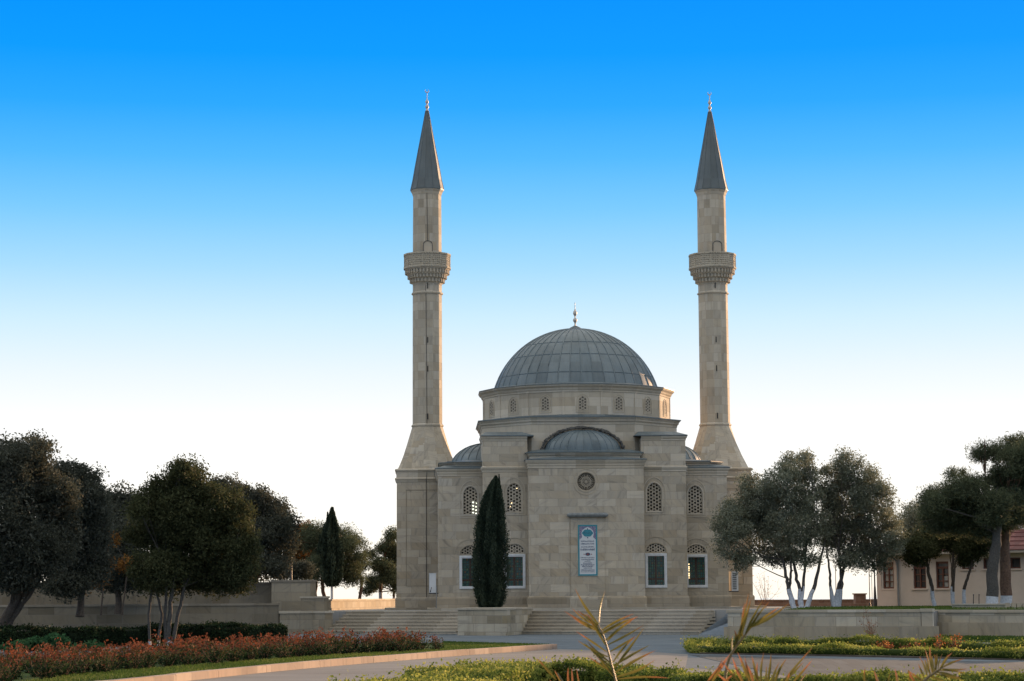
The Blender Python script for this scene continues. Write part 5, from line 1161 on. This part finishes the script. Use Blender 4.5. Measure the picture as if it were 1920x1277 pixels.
for row in range(4):
    s_ = rs.uniform(0,.3)
    while s_ < cum[-1]:
        x = np.interp(s_, cum, [p[0] for p in front]); y = np.interp(s_, cum, [p[1] for p in front]); f = s_/cum[-1]
        off = np.array((-.80,.60))*(.2+row*(.5+.42*f)); z = ZG+.1
        lab = 'red-tipped shrub in the dense bed along the lawn strip at lower left'
        e = thing('red_shrub', lab, 'shrub', (x+off[0]+rs.uniform(-.22,.22), y+off[1]+rs.uniform(-.22,.22), z), rs.uniform(0,6.28), 'red-tipped shrubs in the lower left bed')
        sc_ = rs.uniform(.55,1.15); e.scale = (.65+.45*sc_, .65+.45*sc_, (.45+.55*sc_)*rs.uniform(.9,1.15)*(1.08-.16*f))
        mf, ms = protos[cnt % 5]
        for nm, md in (('foliage', mf), ('stems', ms)):
            o = bpy.data.objects.new(nm, md); COL.objects.link(o); o.parent = e
        cnt += 1; s_ += rs.uniform(.42,.86)
print('shrubs', cnt)
def small_plant(name, label, px, py, D, h, w, mat, seed, n=160, leaf=.05, zb=None, top=.5, cat='shrub', group=None, ns=9):
    rng = np.random.default_rng(seed); p = at_d(px, py, D); zb = ZG if zb is None else zb; t = thing(name, label, cat, (p[0], p[1], zb), 0, group)
    b = MB(); P = []
    for i in range(ns):
        a = rng.uniform(0,6.28); r = w*rng.uniform(.1,1); tip = np.array((r*math.cos(a), r*math.sin(a), h*rng.uniform(.6,1.05))); pts = limb(b, (0,0,-.03), tip, .012, .003, rng, .1, 6)
        for k in range(4): e = pts[rng.integers(2,6)]; limb(b, e, e+rng.normal(size=3)*.12*h+np.array((0,0,.1*h)), .005, .002, rng, .1, 4)
        for k in range(n//ns): P.append(pts[rng.integers(2,6)]+rng.normal(size=3)*np.array((.08,.08,.07))*h)
    b.build('stems', 'twig', t)
    if n: leaf_mesh('foliage', np.array(P), leaf, mat, t, 1.8, None, rng)
    return t
small_plant('bare_shrub', 'bare twiggy golden-brown shrub standing before the right retaining wall', 1632, 1207, 70, .95, .35, 'orangeleaf', 81, 70, .05)
small_plant('bare_shrub', 'faint leafless shrub against the glow beside the right minaret pedestal', 1436, 1128, 104, 1.6, .9, 'orangeleaf', 82, 90, .05, TE)
for i, (px, py, D, h, lab) in enumerate([(1648,1228,57,.32,'leftmost small orange-leaved rose on the right hedge island'),(1672,1228,57,.30,'second small orange-leaved rose from the left on the hedge island'),(1700,1228,57,.26,'third small orange-leaved rose on the hedge island, low and sparse'),(1724,1228,56.5,.34,'middle orange-leaved rose on the hedge island beside the palm tips'),(1760,1228,56.5,.5,'tallest orange-leaved rose on the hedge island'),(1790,1228,56.5,.46,'rightmost orange-leaved rose on the hedge island')]):
    small_plant('orange_rose', lab, px, py, D, h, .24, 'orangeleaf', 90+i, 150, .055, None, group='orange-leaved roses on the hedge island', ns=8)
small_plant('maroon_shrub', 'small maroon-leaved shrub at the bottom right in front of the hedge', 1582, 1300, 22, .62, .3, 'maroon', 97, 190, .045, None, ns=10)
small_plant('maroon_shrub', 'low sparse reddish shrub at the bottom edge between the two right palms', 1650, 1310, 20, .40, .3, 'maroon', 98, 150, .05, None, ns=8)

# ------------------------------------------------------------------ young palms in the foreground
def frond(parent, org, rachis, D, leaflets, seed, width=.0092):
    """rachis and leaflets (x0, y0, x1, y1, tone) measured in the photograph, given depth round distance D"""
    rng = np.random.default_rng(seed); W = [at_d(px, py, D)-org for px, py in rachis]
    t_ = np.linspace(0,1,len(W)); tt = np.linspace(0,1,24); Pth = np.stack([np.interp(tt, t_, [w[k] for w in W]) for k in range(3)], 1)
    for _ in range(3): Pth[1:-1] = (Pth[:-2]+2*Pth[1:-1]+Pth[2:])/4
    b = MB(); b.tube(list(Pth), list(np.linspace(.012,.004,24)), 6); fr = b.build('frond', 'palmstem', parent)
    view = np.array((math.sin(YAW), math.cos(YAW), 0.0)); V, Fc, tn = [], [], []
    for (x0, y0, x1, y1, tone) in leaflets:
        p = at_d(x0, y0, D)-org; q = at_d(x1, y1, D+rng.uniform(-.16,.16))-org; d = q-p; L = np.linalg.norm(d); d /= L
        nn = np.cross(d, view+rng.normal(size=3)*.3); nn /= np.linalg.norm(nn); w_ = width*rng.uniform(.8,1.15); fold = np.cross(nn, d)*w_*.5
        bow = np.cross(d, view); bow = bow/np.linalg.norm(bow)*L*rng.uniform(-.05,.05); m = 8; o = len(V)
        for k in range(m+1):
            v = k/m; c = p+d*L*v+bow*math.sin(math.pi*v); ww = w_*(.4+1.2*v if v < .4 else .88*(1-(v-.4)/.6)**.8+.02)
            V += [c-nn*ww+fold*(ww/w_), c, c+nn*ww+fold*(ww/w_)]; g = tone+rng.normal(0,.03)+.5*max(0, v-.45)/.55*rng.uniform(.6,1.3); tn += [g]*3
            if k < m: Fc += [(o+k*3, o+k*3+1, o+k*3+4, o+k*3+3), (o+k*3+1, o+k*3+2, o+k*3+5, o+k*3+4)]
    me = bpy.data.meshes.new('leaflets'); me.from_pydata([tuple(v) for v in V], [], Fc); a = me.attributes.new('tint', 'FLOAT', 'POINT'); a.data.foreach_set('value', np.clip(np.array(tn),0,1).astype(np.float32))
    me.materials.append(M['palm']); o = bpy.data.objects.new('leaflets', me); COL.objects.link(o); o.parent = fr
M['palmstem'] = plain('palm_rachis', (.13,.095,.035), .5, .3, 20)
def fan(rx, ry, tips, tone, spread=0):
    """leaflets from one growing point to several tips"""
    return [(rx+spread*i, ry, x, y, tone) for i, (x, y) in enumerate(tips)]
def palm(label, px, D, fronds, seed):
    base = at_d(px, 1277, D); org = np.array((base[0], base[1], ZG)); t = thing('young_palm', label, 'palm', tuple(org), 0, 'young palms at the bottom of the photo')
    for i, (rach, lf, dd) in enumerate(fronds): frond(t, org, [(px, 1277+F*1.2/D)]+rach, D+dd, lf, seed+i)
    b = MB(); b.lathe([(.07,-.05),(.09,.05),(.08,.2),(.05,.34)], 10, (0,0), 0, 0, False, True, None, True)
    for k in range(12): a = k*2.4; b.obox((.075*math.cos(a), .075*math.sin(a), .05+.022*k), (math.cos(a), math.sin(a)), .02, .025, .045)
    b.build('stem', 'bark', t); return t
def crop(L, ox, oy, s_): return [(ox+a/s_, oy+b_/s_, ox+c/s_, oy+d/s_, t) for a, b_, c, d, t in L]
L1 = crop([(1250,270,1285,85,.3),(1245,282,1110,75,.42),(1262,318,1450,220,.45),(1272,335,1475,238,.4),(1288,372,1440,262,.3),(1300,400,1510,285,.35),(1296,380,1480,230,.5),(1312,440,1465,345,.35),(1330,500,1460,352,.4),
  (1338,520,1545,400,.35),(1345,560,1580,430,.45),(1350,585,1575,487,.4),(1360,600,1660,593,.55),(1335,540,1510,300,.3),(1240,290,1090,185,.5),(1245,310,1045,203,.6),(1250,322,1093,240,.55),(1260,340,1170,215,.45),(1240,285,1120,200,.5),
  (1285,400,1165,215,.4),(1292,440,1113,320,.55),(1300,470,1122,372,.3),(1310,500,1180,380,.35),(1320,530,1160,385,.25),(1335,560,1185,465,.5),(1330,580,1255,490,.3),(1270,350,1185,250,.5),(1340,590,1230,470,.35),(1262,330,1400,255,.3)], 720, 1080, 3.097)
L1b = crop([(1000,605,885,475,.5),(1045,640,990,548,.6),(1085,680,1070,530,.7),(1105,690,1090,535,.7),(1138,690,1118,540,.6),(1030,690,960,600,.5)], 720, 1080, 3.097)
L2 = crop([(245,405,292,200,.5),(265,370,322,95,.4),(272,360,335,130,.35),(300,345,405,140,.3),(318,315,440,150,.3),(330,300,560,155,.4),(250,395,240,315,.5),(310,330,385,205,.35),(322,305,500,180,.45),(250,395,330,170,.25),(285,350,300,150,.55),(225,440,230,345,.3),(235,420,275,300,.3)], 1300, 1080, 3.097)
L2b = crop([(60,640,215,452,.75),(90,640,200,480,.6),(130,570,172,480,.8),(150,650,250,560,.7),(395,640,410,440,.35),(372,640,338,460,.45),(430,640,452,448,.35),(335,640,298,465,.65),(470,640,542,478,.4),(415,650,425,520,.3),(490,640,640,500,.35),
  (500,640,692,415,.5),(560,640,690,488,.5),(350,640,300,500,.75),(300,640,225,470,.7),(280,640,170,500,.6),(520,650,560,560,.5),(320,620,255,440,.55),(450,650,500,500,.35),(600,650,660,560,.6),(380,640,372,500,.7),(240,640,130,560,.8)], 1300, 1080, 3.097)
L3 = crop([(700,540,540,435,.6),(720,522,650,350,.45),(760,505,665,255,.5),(790,490,732,165,.55),(800,480,725,280,.4),(822,462,790,135,.55),(850,440,872,225,.35),(868,430,845,230,.4),(890,420,936,235,.45),(920,402,1062,210,.5),(935,398,1212,288,.5),
  (942,410,1242,410,.5),(905,430,1205,466,.4),(880,450,1160,522,.35),(850,475,1190,552,.35),(800,500,1010,590,.35),(770,520,900,600,.35),(690,555,600,470,.45),(840,450,815,250,.35),(910,410,1010,240,.4)], 1620, 1190, 6.4)
L3b = crop([(185,600,122,425,.75),(300,620,312,465,.4),(408,600,368,405,.7),(615,600,525,425,.75),(560,620,545,470,.5),(650,620,560,470,.45),(40,640,15,390,.5)], 1620, 1190, 6.4)
palm('young palm whose tall frond crosses the stairs, left of the three palms', 1195, 13, [
    ([(1180,1400),(1162,1310),(1154,1275),(1146,1245),(1140,1219),(1130,1187),(1121,1171)], L1, 0), ([(1150,1420),(1100,1340),(1062,1290),(1045,1262)], L1b, .25)], 101)
palm('young palm with upright olive leaflets bunched at the bottom, middle of the three palms', 1385, 11.5, [
    ([(1350,1420),(1352,1320),(1364,1235),(1380,1212),(1400,1187),(1408,1175)], L2, 0), ([(1395,1450),(1400,1350),(1405,1300),(1412,1280)], L2b, -.2)], 111)
palm('young palm with a fan of orange-tipped leaflets, rightmost of the three palms', 1700, 12.5, [
    ([(1690,1400),(1715,1310),(1735,1272),(1750,1264),(1765,1253),(1768,1250)], L3, 0), ([(1680,1420),(1670,1340),(1672,1300)], L3b, .2)], 121)
